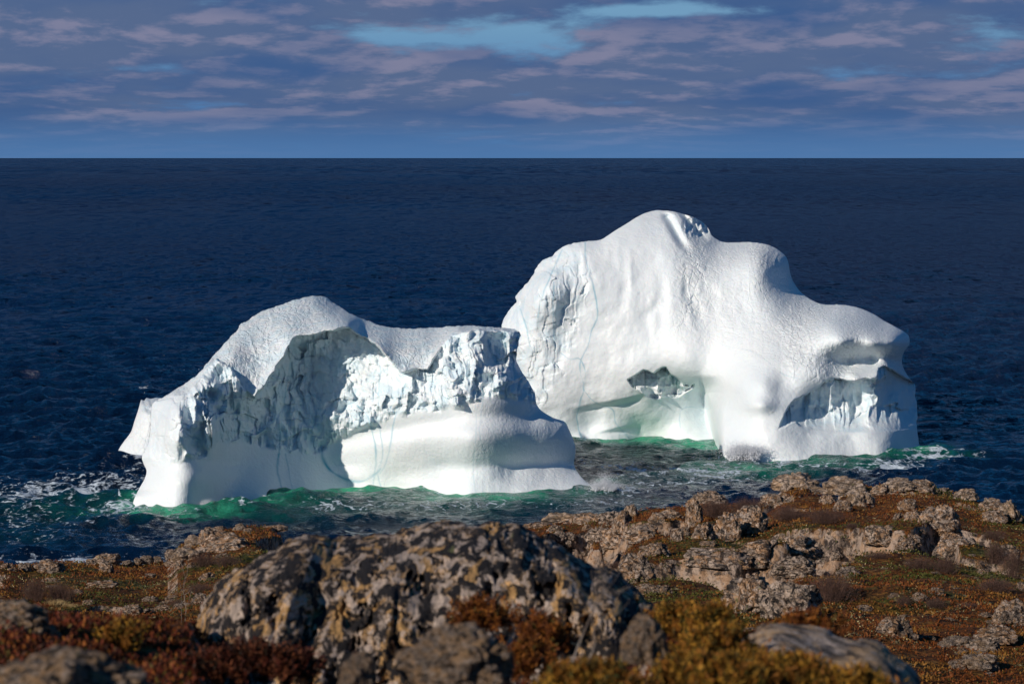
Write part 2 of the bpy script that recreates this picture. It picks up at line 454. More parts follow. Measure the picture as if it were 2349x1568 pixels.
def depth1(X, Y, dd):
    B = rbf(wall1, X, Y, 0.012)
    A = rbf(top1, X, Y, 0.002)
    m = R1 / FPX
    # broken faces
    fr = frac1(X, Y)
    wob = fbm(X * .02, Y * .02, octv=3, seed=3)
    u, v = X * m, Y * m
    side = sstep(X, 880, 1000)
    f1 = scallop(u * .55 + wob * .8, v * .33 + wob, 11, 1.0, 1.1, .6) * 2.3
    f2 = scallop(u * 1.1 + wob, v * .6, 21, 1.0, .9, .4) * 1.0
    f3 = scallop(u * 2.4, v * 1.5 + wob, 31, 1, .8, .3) * .26
    strata = scallop(u * .35 + wob * 2, (v - u * .28) * 1.1 + wob * 1.5, 41, 1, .6, .6) * 0.9 + scallop(u * .8, (v - u * .28) * 2.2 + wob, 43, 1, .6, .5) * .4
    flute = scallop(u * 1.1 + wob * 1.2, v * .16 + wob, 51, 1, .7, .3) * 1.1
    sm = sstep(X, 720, 800) * (1 - sstep(X + (Y - 850) * .3, 900, 960)) * (1 - sstep(Y, 880, 930))
    fl = sstep(X, 500, 560) * (1 - sstep(X, 720, 800))
    bl = f1 + f2
    mixd = bl * (1 - sm) * (1 - fl) + strata * sm + (flute * .75 + f2 * .25) * fl * (1 - sm)
    gA = facet(u * .62 + wob * .7, v * .40 + wob * .7, 101) * .62
    gB = facet(u * 1.5 + wob, v * .95 + wob, 111) * .24
    B = B - fr * ((mixd * .55 + f3) - 0.4) + fr * (gA + gB) * (1 - sm * .6)
    # worn band under the broken part, then the rounded melt bulge
    yl = np.interp(X, [700, 760, 850, 960, 1060, 1150, 1240], [1000, 985, 965, 946, 932, 926, 930])
    tt = Y - yl - 30
    B = B + 1.0 * sstep(X, 700, 800) * (1 - sstep(X, 1210, 1260)) * np.exp(-(tt / 22) ** 2)
    B = B + 0.6 * sstep(X, 900, 1090) * np.exp(-((Y - 1068) / 18) ** 2)
    # the square notch low on the right end and the two pockets on the left rib
    def pocket(cx, cy, rx, ry, dp, p=4):
        q = np.abs((X - cx) / rx) ** p + np.abs((Y - cy) / ry) ** p
        return dp * np.exp(-q ** 1.5)
    B = B + pocket(1138, 800, 26, 38, 3.2, 6) + pocket(505, 862, 17, 20, 2.4, 2) + pocket(478, 905, 20, 14, 2.0, 2) + pocket(430, 955, 12, 26, 1.4, 2) - pocket(405, 985, 26, 60, 1.4, 2) - pocket(480, 985, 12, 48, 1.8, 2)
    # lower smooth band: long rounded bulges left by old waterlines
    low = sstep(Y, 1035, 1075)
    B = B + 0.30 * fbm(X * .010, Y * .02, octv=2, seed=9) * (0.5 + low)
    B = B + 0.04 * fbm(X * .09, Y * .012, octv=3, seed=15) * sstep(Y, 990, 1050)
    A = A + 0.50 * fbm(X * .015, Y * .02, octv=3, seed=19) + 0.11 * scallop(u * 1.6, v * 2.4, 61, 1, .5, .2) * 1.2
    # raised healed cracks on the snow slope
    A = A - 0.16 * np.exp(-(np.abs(fbm(X * .022, Y * .014, octv=2, seed=77)) * 16) ** 2) - 0.10 * np.exp(-(np.abs(fbm(X * .05 + Y * .02, Y * .03, octv=2, seed=78)) * 10) ** 2)
    sd = sdist(X + 4 * fbm(X * .06, Y * .06, octv=3, seed=90), Y + 4 * fbm(X * .06, Y * .06, octv=3, seed=91), topmask1)
    ma = sstep(sd, -2.2, 1.2)
    D = B * (1 - ma) + A * ma + R1
    edge = np.exp(-dd * m / 1.0)
    D = D + edge * 1.6 * (1 - sstep(Y, 1120, 1140))
    return np.minimum(D, R1 + 40)
def low_line1(X):
    return np.interp(X, [300, 340, 400, 470, 500, 560, 640, 730, 760, 850, 900, 960, 1000, 1060, 1120, 1170, 1240], [1060, 1060, 1060, 1050, 1010, 1015, 1028, 1035, 1010, 975, 955, 938, 940, 928, 906, 914, 926])
def frac1(X, Y):
    lowb = low_line1(X)
    f = sstep(lowb + 7 * fbm(X * .05, Y * .05, octv=2, seed=2) - Y, -8, 8)
    return f.astype(F32) * (0.35 + 0.65 * sstep(X, 415, 450))
def crust1(X, Y):
    return sstep(sdist(X, Y, topmask1), -2, 4) * .9 + .1
veins1 = [([(640, 1040), (636, 1070), (641, 1100), (650, 1135)], 2.2, .9), ([(655, 1040), (662, 1080), (672, 1130)], 1.2, .5), ([(735, 1020), (740, 1050), (755, 1075), (785, 1095), (815, 1104), (840, 1100), (866, 1082), (872, 1075)], 3.6, .95),
          ([(672, 800), (655, 900), (642, 1000), (640, 1040)], 1.6, .5), ([(820, 930), (845, 960), (858, 1010), (862, 1060), (855, 1115)], 2.0, .6), ([(872, 840), (868, 950), (878, 1040), (866, 1080), (874, 1118)], 1.6, .5),
          ([(930, 880), (905, 960), (895, 1020), (885, 1060), (872, 1085)], 1.9, .6), ([(1090, 930), (1092, 1000), (1085, 1060), (1090, 1130)], 1.1, .3), ([(1110, 900), (1100, 980), (1110, 1040)], 1.1, .3)]
berg1 = relief_solid('iceberg', catmull(out1, True, 3), depth1, 24.0, ICE, 1.5, attrs={'fracture': frac1, 'vein': vein_mask(veins1), 'crust': crust1},
                     jitter=3.0, jscale=.08, jit_mask=lambda X, Y: 0.15 + sstep(-Y, -930, -900) * 0.85)
tag(berg1, 'left iceberg with a big hollowed arch of broken ice under a smooth grey snow ridge', 'iceberg')

# ---- the fin of ice behind it ---------------------------------------------------
out0 = [(268, 1044), (272, 1030), (285, 1010), (300, 990), (308, 965), (315, 945), (320, 928), (324, 916), (330, 919), (336, 912), (346, 914), (360, 911), (376, 914), (388, 930), (396, 1000), (400, 1085), (262, 1085)]
def depth0(X, Y, dd):
    pts = [wl(270, 1043, 360), wl(300, 1047, 360), wl(335, 1051, 360), (398, 1050, 6), (268, 1085, 4), (300, 1085, 0), (398, 1085, 4), (300, 990, 6), (330, 985, 4), (370, 990, 5), (320, 930, 9), (345, 930, 7), (340, 914, 13), (376, 915, 12)]
    D = rbf(pts, X, Y, .002)
    m = 360 / FPX
    D = D + sstep(945 - Y + (X - 340) * .5, -6, 8) * (scallop(X * m * .9, Y * m * .7, 5, 1, .9, .5) * 1.3)
    D = D + .3 * fbm(X * .04, Y * .05, octv=3, seed=4) + scallop(X * m * .5, Y * m * .8, 8, 1, .6, .3) * .5 * sstep(Y, 1015, 1035)
    return D + 360 + 1.5 * np.exp(-dd * m / .8)
berg0 = relief_solid('iceberg_fragment', catmull(out0, True, 3), depth0, 12.0, ICE, 1.5, attrs={'fracture': lambda X, Y: sstep(940 - Y, -6, 6) * .8, 'vein': lambda X, Y: X * 0, 'crust': lambda X, Y: X * 0 + .6})
tag(berg0, 'small white ice fin with broken tip, behind the left end of the nearer iceberg', 'ice fragment')

# ---- right iceberg ---------------------------------------------------------------
R2 = 375.0
out2 = [(1148, 760), (1149, 750), (1155, 728), (1168, 710), (1184, 693), (1182, 679), (1201, 657), (1214, 642), (1227, 624), (1227, 616), (1244, 597), (1266, 587), (1275, 577), (1287, 568), (1305, 561), (1322, 556), (1350, 552), (1377, 550), (1404, 533), (1425, 520),
        (1443, 509), (1462, 497), (1482, 488), (1506, 482), (1522, 483), (1537, 484), (1560, 489), (1591, 499), (1604, 505), (1615, 513), (1626, 527), (1634, 542), (1654, 554), (1677, 556), (1716, 555), (1746, 558), (1768, 564),
        (1785, 573), (1800, 586), (1807, 600), (1810, 616), (1816, 640), (1832, 665), (1855, 684), (1880, 696), (1905, 698), (1929, 698), (1964, 704), (1999, 718), (2027, 735), (2055, 750), (2077, 763), (2085, 774), (2085, 790),
        (2078, 800), (2071, 810), (2068, 829), (2074, 849), (2089, 872), (2097, 880), (2099, 892), (2098, 905), (2102, 927), (2104, 958), (2101, 970), (2105, 1000), (2108, 1025), (2112, 1070), (2100, 1110), (1600, 1110), (1300, 1080), (1200, 1060), (1180, 1000), (1165, 900), (1150, 800)]
wlA = [(1180, 1003), (1240, 1006), (1318, 1008), (1360, 1009), (1404, 1009), (1440, 1005), (1470, 1001), (1510, 1002), (1545, 1005), (1600, 1008), (1645, 1013)]
wlB = [(1650, 1045), (1680, 1050), (1730, 1054), (1777, 1055), (1830, 1054), (1880, 1051), (1941, 1047), (1990, 1045), (2019, 1044), (2060, 1036), (2085, 1030), (2106, 1025)]
massA = [wl(x, y, R2) for x, y in wlA] + [(x, y + 60, float(sea_dist(x, y)) - R2 - 1) for x, y in wlA[::3]] + [
    (1150, 750, 15), (1160, 850, 14), (1190, 700, 14), (1230, 625, 14), (1290, 570, 14.5), (1377, 552, 15), (1443, 510, 19), (1506, 484, 23), (1560, 490, 22), (1610, 512, 23), (1640, 548, 22), (1716, 556, 23),
    (1220, 700, 8.5), (1200, 800, 9.5), (1210, 900, 10), (1250, 650, 8), (1300, 620, 10), (1300, 700, 8.6), (1280, 800, 8.5), (1290, 900, 8.4),
    (1350, 600, 11), (1350, 700, 8.6), (1350, 800, 7.8), (1380, 880, 7.6), (1430, 600, 11.5), (1430, 560, 14), (1430, 700, 8.4), (1440, 800, 7.0), (1500, 540, 16), (1500, 600, 12), (1500, 700, 8.4), (1500, 800, 6.4), (1560, 540, 16.5),
    (1480, 845, 6.2), (1560, 850, 5.2), (1600, 600, 13), (1600, 700, 8.4), (1620, 800, 4.5),
    (1330, 960, 10), (1400, 925, 8.2), (1400, 955, 10.0), (1350, 985, 11), (1470, 890, 7.4), (1480, 925, 9.6), (1500, 960, 11.8), (1440, 985, 12.0), (1560, 900, 11.3), (1600, 872, 6.5), (1560, 940, 13.0), (1580, 975, 12.8), (1620, 900, 13.2), (1640, 945, 15.5), (1640, 990, 14.8), (1700, 900, 14), (1700, 1000, 16)]
massB = [wl(x, y, R2) for x, y in wlB] + [(x, y + 60, float(sea_dist(x, y)) - R2 - 1) for x, y in wlB[::3]] + [
    (1500, 484, 23), (1610, 512, 23), (1640, 548, 22), (1716, 556, 23), (1785, 574, 22), (1808, 605, 21), (1818, 642, 20), (1855, 684, 17), (1900, 698, 14), (1964, 704, 12), (2027, 736, 9), (2083, 772, 8), (2076, 850, 6), (2098, 895, 5),
    (1600, 600, 13), (1600, 700, 8.4), (1620, 800, 4.0), (1500, 700, 8.4), (1680, 620, 12.0), (1740, 590, 14), (1760, 640, 11), (1700, 700, 7.0), (1780, 700, 7.2), (1700, 780, 1.5), (1780, 770, -0.5), (1840, 730, 5.2), (1900, 740, -1), (1860, 790, -5.0),
    (1960, 740, 0.4), (1930, 790, -7.4), (2000, 770, -4.0), (2000, 793, -5.6), (2050, 785, -2.0), (1620, 850, 3.0), (1680, 840, -1.0), (1760, 830, -6.5), (1840, 840, -8.0),
    (1910, 822, -4.4), (1950, 830, -1.4), (2000, 825, -0.4), (2050, 828, 2.2), (1890, 858, -7.8), (1960, 864, -7.6), (2010, 858, -6.2), (2040, 850, -2),
    (1640, 900, 1.5), (1650, 940, -2.6), (1660, 1000, -8.6), (1700, 1000, -11.2), (1700, 940, -8.8), (1700, 890, -8.0), (1740, 880, -10.9), (1765, 886, -11.2), (1745, 930, -12.7), (1790, 925, -11.8), (1790, 880, -9.6), (1760, 1000, -14.2), (1800, 970, -12.8), (1850, 885, -9.0), (1820, 920, -10.8),
    (1860, 1004, -11.4), (1950, 1004, -9.2), (2040, 1004, -7.2), (2095, 1000, 0), (1870, 978, -9.4), (1950, 978, -7.8), (2040, 980, -5.8),
    (1880, 900, -6.8), (1960, 900, -5.4), (2030, 880, -2.5), (1880, 940, -6.4), (1960, 940, -5.6), (2050, 930, -3.0), (2092, 935, 2.5)]
pock2 = [(1785, 985), (1800, 950), (1812, 930), (1822, 915), (1845, 905), (1868, 893), (1885, 880), (1905, 868), (1925, 868), (1945, 873), (1965, 872), (1985, 868), (2010, 866), (2015, 845), (2030, 840), (2055, 852), (2074, 866), (2110, 885), (2112, 985), (2080, 985), (1990, 992), (1900, 990), (1840, 980), (1825, 965)]
def depth2(X, Y, dd):
    m = R2 / FPX
    u, v = X * m, Y * m
    wob = fbm(X * .02, Y * .02, octv=3, seed=33)
    A = rbf(massA, X, Y, .003)
    B = rbf(massB, X, Y, .003)
    # left edge of the nearer foot
    ex = np.interp(Y, [700, 820, 870, 900, 938, 977, 1016, 1045, 1200], [1500, 1560, 1605, 1622, 1634, 1640, 1648, 1650, 1650])
    wdt = np.interp(Y, [700, 860, 940, 1045], [400, 120, 30, 12])
    q = np.clip((ex + wdt - X) / wdt, 0, 1)
    B = B + q ** 3 * np.interp(Y, [700, 860, 900, 1045], [0, 2, 5, 6]) + np.clip(ex - X, 0, None) * np.interp(Y, [700, 860, 900, 1045], [0.0, .05, .35, 1.2])
    k = 1.6
    hA = np.clip(.5 + .5 * (B - A) / k, 0, 1)
    D = B * (1 - hA) + A * hA - k * hA * (1 - hA)
    D = np.where(X < 1450, A, np.where(X < 1560, A + (D - A) * sstep(X, 1450, 1560), D))
    # broken left flank with tall blue-lined flakes
    fl = frac2l(X, Y)
    D = D + fl * (facet(u * .5 + wob, (v + u * .3) * .22 + wob, 131) * .24 + facet(u * 1.2 + wob, (v + u * .3) * .5, 133) * .11)
    D = D - fl * .6 * (scallop(u * .5 + wob * .9, (v + u * .3) * .17 + wob, 12, 1, .7, .4) * .65 + scallop(u * 1.0 + wob, (v + u * .3) * 0.35, 22, 1, .8, .4) * .45 - .6)
    # rippled melt folds in the middle of the face
    fo = sstep(X, 1360, 1420) * (1 - sstep(X, 1560, 1700)) * sstep(Y, 540, 620) * (1 - sstep(Y, 820, 870))
    w2 = fbm(X * .012 + 3, Y * .006, octv=3, seed=62)
    D = D + fo * 0.36 * np.sin(X * .055 + 6 * w2) * (0.5 + 0.5 * vnoise(X * .01, Y * .01, seed=66))
    D = D + 0.6 * fbm(X * .008, Y * .010, octv=3, seed=63) + 0.16 * fbm(X * .03, Y * .03, octv=3, seed=64)
    # cracked crust over the upper right
    cr = crust2(X, Y)
    D = D + cr * (scallop(u * 1.0 + wob, v * 1.5 + wob, 71, 1, .8, .3) * .22 + scallop(u * 2.2 + wob, v * 2.6, 72, 1, .8, .3) * .10)
    D = D - cr * .14 * np.exp(-(np.abs(fbm(X * .03, Y * .018, octv=2, seed=79)) * 11) ** 2)
    # rough notch beside the summit
    sm = np.exp(-(((X - 1600) / 34) ** 2 + ((Y - 520) / 26) ** 2) ** 2)
    D = D - sm * (scallop(u * 2.0, (v - u * .4) * 1.0, 81, 1, 1.0, .5) * 1.5 - 2.4 - np.clip((X - 1590) / 30, -1, 1) * 1.5)
    D = D + 2.2 * np.exp(-((X - 1528 - (Y - 490) * .55) / 11) ** 2) * (1 - sstep(Y, 540, 590)) * sstep(Y, 486, 500)
    D = D + 1.5 * np.exp(-((X - 1565 - (Y - 490) * .9) / 8) ** 2) * (1 - sstep(Y, 530, 560))
    # fractured recess on the right
    sdp = sdist(X + 4 * wob, Y + 3 * fbm(X * .07, Y * .07, octv=2, seed=93), pock2)
    mp = sstep(sdp, -1.5, 1.5) * (1 - sstep(Y, 930, 995))
    rec = scallop(u * .42 + wob * .6, v * .10 + wob * .6, 14, 1, 1.3, .6) * 2.6 + scallop(u * 1.1 + wob * .6, v * .33 + wob, 24, 1, 1.0, .5) * .9 + scallop(u * 2.4, v * 1.2, 34, 1, .8, .3) * .25
    ramp = sstep(Y, 860, 885) * 1.0
    D = D + mp * (3.4 - rec * .8 + facet(u * .75 + wob * .4, v * .22 + wob * .4, 151) * .7 + np.clip((X - 1800) / 300, 0, 1) * 1.2)
    # broken hole low on the face, with its dark roof
    hole = [(1440, 872), (1458, 862), (1475, 849), (1484, 849), (1498, 856), (1508, 848), (1518, 842), (1527, 842), (1538, 858), (1552, 866), (1566, 878), (1582, 884), (1592, 880), (1586, 890), (1574, 898), (1556, 910), (1530, 912), (1500, 914), (1480, 908), (1462, 896), (1448, 884)]
    sdh = sdist(X + 2 * wob, Y + 2 * wob, hole)
    mh = sstep(sdh, -1.2, 1.2)
    D = D + mh * (np.clip(1 - (Y - 845) / 62, 0, 1) * 4.6 + 1.0 - scallop(u * .9, v * .6, 16, 1, 1.0, .5) * 1.3 + facet(u * .8, v * .8, 141) * .7)
    # long undercut lines of old waterlines
    def groove(pts, wd, dp, soft=.6):
        c = catmull(pts, False, 6)
        xs_, ys_ = c[:, 0], c[:, 1]
        yy = np.interp(X, xs_, ys_)
        end = sstep(X, xs_[0] + 5, xs_[0] + 95) * (1 - sstep(X, xs_[-1] - 45, xs_[-1] + 15))
        t = (Y - yy)
        return dp * end * (sstep(t, -wd * soft, wd * soft) * np.exp(-np.clip(t, 0, None) / wd))
    D = D + groove([(1290, 948), (1350, 934), (1420, 922), (1480, 908)], 26, 1.7, .35) + groove([(1330, 1001), (1380, 992), (1430, 982), (1470, 975)], 18, 1.2, .35)
    D = D + groove([(1560, 868), (1590, 876), (1620, 880), (1650, 872)], 60, 3.4, .28)
    D = D + groove([(1380, 866), (1410, 858), (1440, 878)], 30, 1.2)
    D = D + groove([(1800, 960), (1860, 992), (1950, 990), (2020, 985)], 16, -0.6)
    D = D + groove([(1860, 800), (1900, 796), (1960, 800), (2040, 796), (2080, 792)], 34, .6)
    D = D + 0.045 * fbm(X * .07, Y * .010, octv=3, seed=75) * sstep(Y, 985, 1010)
    # swirl beside the round bump of the foot
    D = D - 1.3 * np.exp(-(((X - 1742) / 30) ** 2 + ((Y - 930) / 16) ** 2)) 
    edge = np.exp(-dd * m / 1.2)
    return D + R2 + edge * 1.8 * (1 - sstep(Y, 1020, 1040))
def frac2l(X, Y):
    rb = np.interp(Y, [560, 620, 700, 800, 880, 940, 1000], [1330, 1350, 1330, 1300, 1270, 1240, 1200])
    return (1 - sstep(X + 12 * fbm(X * .03, Y * .03, octv=2, seed=6), rb - 18, rb + 18)).astype(F32) * sstep(Y, 560, 590)
def crust2(X, Y):
    a = sstep(X + (Y - 600) * .2, 1480, 1600) * (1 - sstep(Y - (X - 1500) * .28, 720, 800))
    return (a * (0.35 + 0.65 * sstep(fbm(X * .012, Y * .012, octv=2, seed=44), -.2, .4))).astype(F32)
def fracatt2(X, Y):
    return np.maximum(frac2l(X, Y) * .8, sstep(sdist(X, Y, pock2), -2, 3))
def c3(a): return [(1131.2 + x * .39, 458.6 + y * .39) for x, y in a]
def c4(a): return [(1589.9 + x * .39, 458.6 + y * .39) for x, y in a]
veins2 = [(c3([(540, 250), (545, 360), (580, 480), (605, 580), (610, 690), (575, 770), (560, 850), (520, 930), (510, 1000), (530, 1100), (500, 1230), (490, 1290), (518, 1400)]), 1.7, .6),
          (c3([(405, 290), (345, 430), (290, 560), (260, 690)]), 1.9, .55), (c3([(355, 480), (352, 700), (368, 900)]), 1.8, .55), (c3([(400, 900), (450, 935), (510, 935), (545, 1020), (530, 1110), (600, 1190), (700, 1230), (720, 1310), (800, 1400)]), 1.6, .55),
          (c3([(1100, 1340), (1095, 1280), (1110, 1230), (1170, 1215), (1230, 1240)]), 1.5, .4), (c3([(160, 640), (190, 730), (215, 860)]), 1.6, .5), (c3([(1120, 560), (1190, 700), (1270, 800), (1360, 855), (1510, 885), (1568, 920)]), 1.0, .25),
          (c4([(330, 885), (440, 950), (520, 1020), (640, 1055)]), 1.0, .28), (c4([(745, 600), (760, 720), (765, 860), (765, 1000)]), 1.0, .25)]
berg2 = relief_solid('iceberg', catmull(out2, True, 3), depth2, 34.0, ICE, 1.6, attrs={'fracture': fracatt2, 'vein': vein_mask(veins2), 'crust': crust2},
                     jitter=2.5, jscale=.08, jit_mask=lambda X, Y: 0.2 + (1 - sstep(X, 1330, 1380)) * .8 + sstep(X, 2085, 2095) * .5)
tag(berg2, 'tall domed white iceberg on the right with a rounded summit and blue broken recess', 'iceberg')
# ------------------------------------------------------------------ sea
def sea():
    ys = np.concatenate([[3500, 2600, 2000, 1700, 1500], np.arange(1400, 1300, -4), np.arange(1300, 420, -1.25), np.arange(420, 372, -1.0), [371, 370, 369, 368, 367, 366, 365, 364.5, 364, 363.5, 363.2, 362.9]])
    Yd = sea_dist(np.full(len(ys), 1174.0), ys)
    Yd = np.concatenate([Yd[:-1], [120000.0]])
    side = np.array([0.25, 0.27, 0.3, 0.35, 0.42, 0.52, 0.7, 1.0, 1.6, 3.0])
    a = np.concatenate([-side[::-1], np.linspace(-.235, .235, 760), side])
    A, Y = np.meshgrid(a, Yd)
    X0 = (A * Y).astype(F32); Y0 = Y.astype(F32)
    dY = np.abs(np.gradient(Yd))[:, None] * np.ones_like(A); dX = np.abs(np.gradient(a))[None] * Y
    sp = np.maximum(dY * .9, dX * 1.3).astype(F32)
    rng = np.random.RandomState(4)
    X = X0.copy(); Yn = Y0.copy(); Z = np.zeros_like(X0)
    n = 84
    lam = 1.0 * 19 ** (np.arange(n) / (n - 1))
    lam *= rng.uniform(.93, 1.07, n)
    for i in range(n):
        L = lam[i]; k = 2 * np.pi / L
        spread = 1.0 if L < 8 else 0.55
        th = -np.pi / 2 + 0.25 + rng.normal() * spread
        amp = 0.0135 * L ** 0.95 * (1.0 if L < 6 else (6 / L) ** .55)
        kx, ky = k * math.cos(th), k * math.sin(th)
        ph = kx * X0 + ky * Y0 + rng.uniform(0, 6.28)
        fade = 1 - sstep(sp, L * .22, L * .42)
        mod = amp * fade
        c, s = np.cos(ph), np.sin(ph)
        Z += mod * c
        X -= mod * .6 * math.cos(th) * s; Yn -= mod * .6 * math.sin(th) * s
    # patches of calmer and choppier water
    gust = (0.75 + .5 * vnoise(X0 * .02, Y0 * .012, seed=3)).astype(F32)
    Z *= gust
    # swell heaping up against the ice (seen as raised green lips)
    V = np.stack([X, Yn, Z], -1)
    # green melt water over the submerged ice feet, foam
    pw = []
    for lst in (wl1, wlA, wlB, [(270, 1043), (300, 1047), (335, 1051)]):
        p = at([q[0] for q in lst], [q[1] for q in lst], sea_dist([q[0] for q in lst], [q[1] for q in lst]))
        pw.append(p[:, :2])
    near = (Y0 > 200) & (Y0 < 520)
    xs, ysn = X0[near], Y0[near]
    dist = np.full(xs.shape, 1e3, F32)
    dl = []
    for p in pw:
        d, _, _ = seg_dist(xs, ysn, p)
        dl.append(d)
    def blobs(lst):
        s = np.zeros(xs.shape, F32)
        for x, y, rx, ry, st in lst:
            c = at(x, y, sea_dist(x, y))
            ryw = float(abs(sea_dist(x, y + ry) - sea_dist(x, y - ry)) / 2); rxw = rx * c[1] / FPX
            s = np.maximum(s, st * np.exp(-(((xs - c[0]) / rxw) ** 2 + ((ysn - c[1]) / ryw) ** 2)))
        return s
    g = blobs([(370, 1175, 190, 16, 1.0), (300, 1155, 40, 14, 1.0), (480, 1165, 110, 22, .95), (620, 1150, 150, 16, .7), (670, 1130, 90, 16, .85), (800, 1125, 180, 18, 1.0), (1000, 1140, 170, 16, .9), (1180, 1140, 160, 14, .9), (1330, 1130, 90, 10, .6),
               (150, 1165, 230, 50, .30), (60, 1220, 160, 40, .22), (1480, 1010, 190, 17, 1.0), (1600, 1025, 80, 22, 1.0), (1400, 1035, 120, 20, .5), (1720, 1075, 160, 20, .8), (1900, 1060, 160, 14, .65), (2080, 1035, 90, 12, .8), (2180, 1045, 80, 12, .4), (1560, 1070, 240, 34, .35), (900, 1160, 500, 40, .33), (1380, 1100, 60, 12, .6)])
    wob = fbm(xs * .07, ysn * .05, octv=3, seed=9)
    g = np.clip(g * (1 + .45 * wob), 0, 1)
    f = blobs([(1740, 1058, 130, 10, 1.0), (1980, 1068, 190, 14, 1.0), (2130, 1040, 110, 12, .9), (1650, 1062, 120, 16, .8), (1400, 1118, 90, 16, 1.0), (1550, 1085, 230, 34, .62), (1300, 1150, 220, 16, .55), (150, 1130, 230, 50, .92), (80, 1200, 180, 40, .6), (430, 1178, 150, 14, .5),
               (260, 1160, 90, 20, .95), (480, 1152, 60, 10, 1.0), (620, 1160, 170, 14, .7), (780, 1155, 150, 14, .62), (1000, 1155, 200, 14, .5), (300, 1285, 330, 14, .95), (100, 1285, 120, 12, .8), (500, 1265, 120, 10, .6), (2240, 960, 60, 7, .7), (2320, 975, 80, 8, .6), (1170, 1150, 120, 10, .6), (1330, 1060, 40, 20, .4), (340, 1060, 90, 12, .5), (420, 850, 60, 5, .45), (300, 890, 60, 5, .5)])
    lip0 = np.minimum(np.minimum(dl[0], dl[1]), dl[2])
    g = g * (.5 + .5 * np.exp(-lip0 / 11.0))
    g = np.maximum(g, .85 * np.exp(-lip0 / 3.0) * (.7 + .5 * vnoise(xs * .1, ysn * .1, seed=61)))
    lip = np.minimum(np.minimum(dl[0], dl[1]), np.minimum(dl[2], dl[3]))
    f = np.maximum(f, .75 * np.exp(-lip / 1.0) * (0.5 + .5 * vnoise(xs * .15, ysn * .15, seed=5)))
    f = np.clip(f * (1 + .5 * fbm(xs * .05, ysn * .03, octv=3, seed=19)), 0, 1)
    green = np.zeros(X0.shape, F32); foam = np.zeros(X0.shape, F32)
    green[near] = g; foam[near] = f
    heap = .22 * np.exp(-lip / 3.0) * (0.5 + 1.0 * vnoise(xs * .13, ysn * .08, seed=55)) + .40 * g * (vnoise(xs * .11 + 7, ysn * .16, seed=57))
    zz = V[..., 2]; zz[near] += heap.astype(F32)
    R, C = X0.shape
    idx = np.arange(R * C).reshape(R, C)
    q = np.stack([idx[:-1, :-1].ravel(), idx[:-1, 1:].ravel(), idx[1:, 1:].ravel(), idx[1:, :-1].ravel()], 1)
    m, t = new_mat('sea_water')
    geo = t.n('ShaderNodeNewGeometry'); co = geo.outputs['Position']
    ga = t.n('ShaderNodeAttribute', attribute_name='melt').outputs['Fac']
    fa = t.n('ShaderNodeAttribute', attribute_name='foam').outputs['Fac']
    sepn = t.n('ShaderNodeSeparateXYZ'); t.set(sepn, 0, co)
    # deep colour
    big = t.noise(t.mapping(co, (.0016, .0005, 1)), 1.0, 3, .5)
    deep = t.mix(t.smooth(big, .35, .65), (0.0003, 0.018, 0.068), (0.0090, 0.019, 0.056))
    sheen_rt = t.smooth(t.math('DIVIDE', sepn.outputs[0], sepn.outputs[1]), -.06, .12)
    deep = t.mix(t.math('MULTIPLY', sheen_rt, t.math('MULTIPLY_ADD', big, .8, .3), clamp=True), deep, (0.0140, 0.0240, 0.0560))  # grey cloud sheen painted into the water colour towards the right
    cdn = t.n('ShaderNodeVectorMath', operation='LENGTH'); t.set(cdn, 0, co)
    deep = t.mix(t.smooth(cdn.outputs['Value'], 300, 800), (0.0008, 0.0080, 0.028), deep)
    gm = t.math('MULTIPLY', ga, t.math('MULTIPLY_ADD', t.noise(t.mapping(co, (.35, .16, .6)), 1.0, 4, .65), 1.3, .34), clamp=True)
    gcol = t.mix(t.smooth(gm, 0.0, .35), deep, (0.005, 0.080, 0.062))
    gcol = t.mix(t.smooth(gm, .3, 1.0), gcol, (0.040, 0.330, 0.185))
    # foam: lacy connected trails
    wcol = t.n('ShaderNodeTexNoise'); t.set(wcol, 'Vector', t.mapping(co, (.22, .12, 1))); t.set(wcol, 'Scale', 1.0); t.set(wcol, 'Detail', 4.0)
    wsc = t.n('ShaderNodeVectorMath', operation='SCALE'); t.set(wsc, 0, wcol.outputs[1]); t.set(wsc, 3, 3.2)
    def lace(sx, sy, off, wmul):
        wa = t.n('ShaderNodeVectorMath', operation='ADD'); t.set(wa, 0, t.mapping(co, (sx, sy, 0), off)); t.set(wa, 1, wsc.outputs[0])
        v_ = t.n('ShaderNodeTexVoronoi', feature='DISTANCE_TO_EDGE'); t.set(v_, 'Vector', wa.outputs[0]); t.set(v_, 'Scale', 1.0)
        return t.math('SUBTRACT', 1.0, t.math('DIVIDE', v_.outputs['Distance'], wmul), clamp=True)
    fine = t.noise(t.mapping(co, (1.6, .9, 1)), 1.0, 5, .7)
    patch = t.noise(t.mapping(co, (.10, .06, 1), (3, 1, 0)), 1.0, 4, .6)
    l1 = lace(.30, .22, (0, 0, 0), .15); l2 = lace(.85, .6, (7, 3, 0), .20)
    amt = t.math('MULTIPLY', fa, t.smooth(patch, .30, .62))
    fm = t.math('ADD', t.math('MULTIPLY', l1, .75), t.math('MULTIPLY', l2, .45))
    fm = t.math('MULTIPLY', fm, t.math('MULTIPLY_ADD', fine, 1.6, -.10))
    fm = t.smooth(t.math('ADD', fm, t.math('MULTIPLY_ADD', amt, 1.25, -.70)), .12, .62)
    fm = t.math('MULTIPLY', fm, t.smooth(fa, .08, .3))
    # stray whitecaps in open water
    wc = t.smooth(t.noise(t.mapping(co, (.25, .1, 1), (50, 3, 0)), 1.0, 3, .75), .80, .86)
    fm = t.math('MAXIMUM', fm, t.math('MULTIPLY', wc, .0))
    fm = t.math('MULTIPLY', fm, .9)
    col = t.mix(fm, gcol, (0.56, 0.66, 0.74))
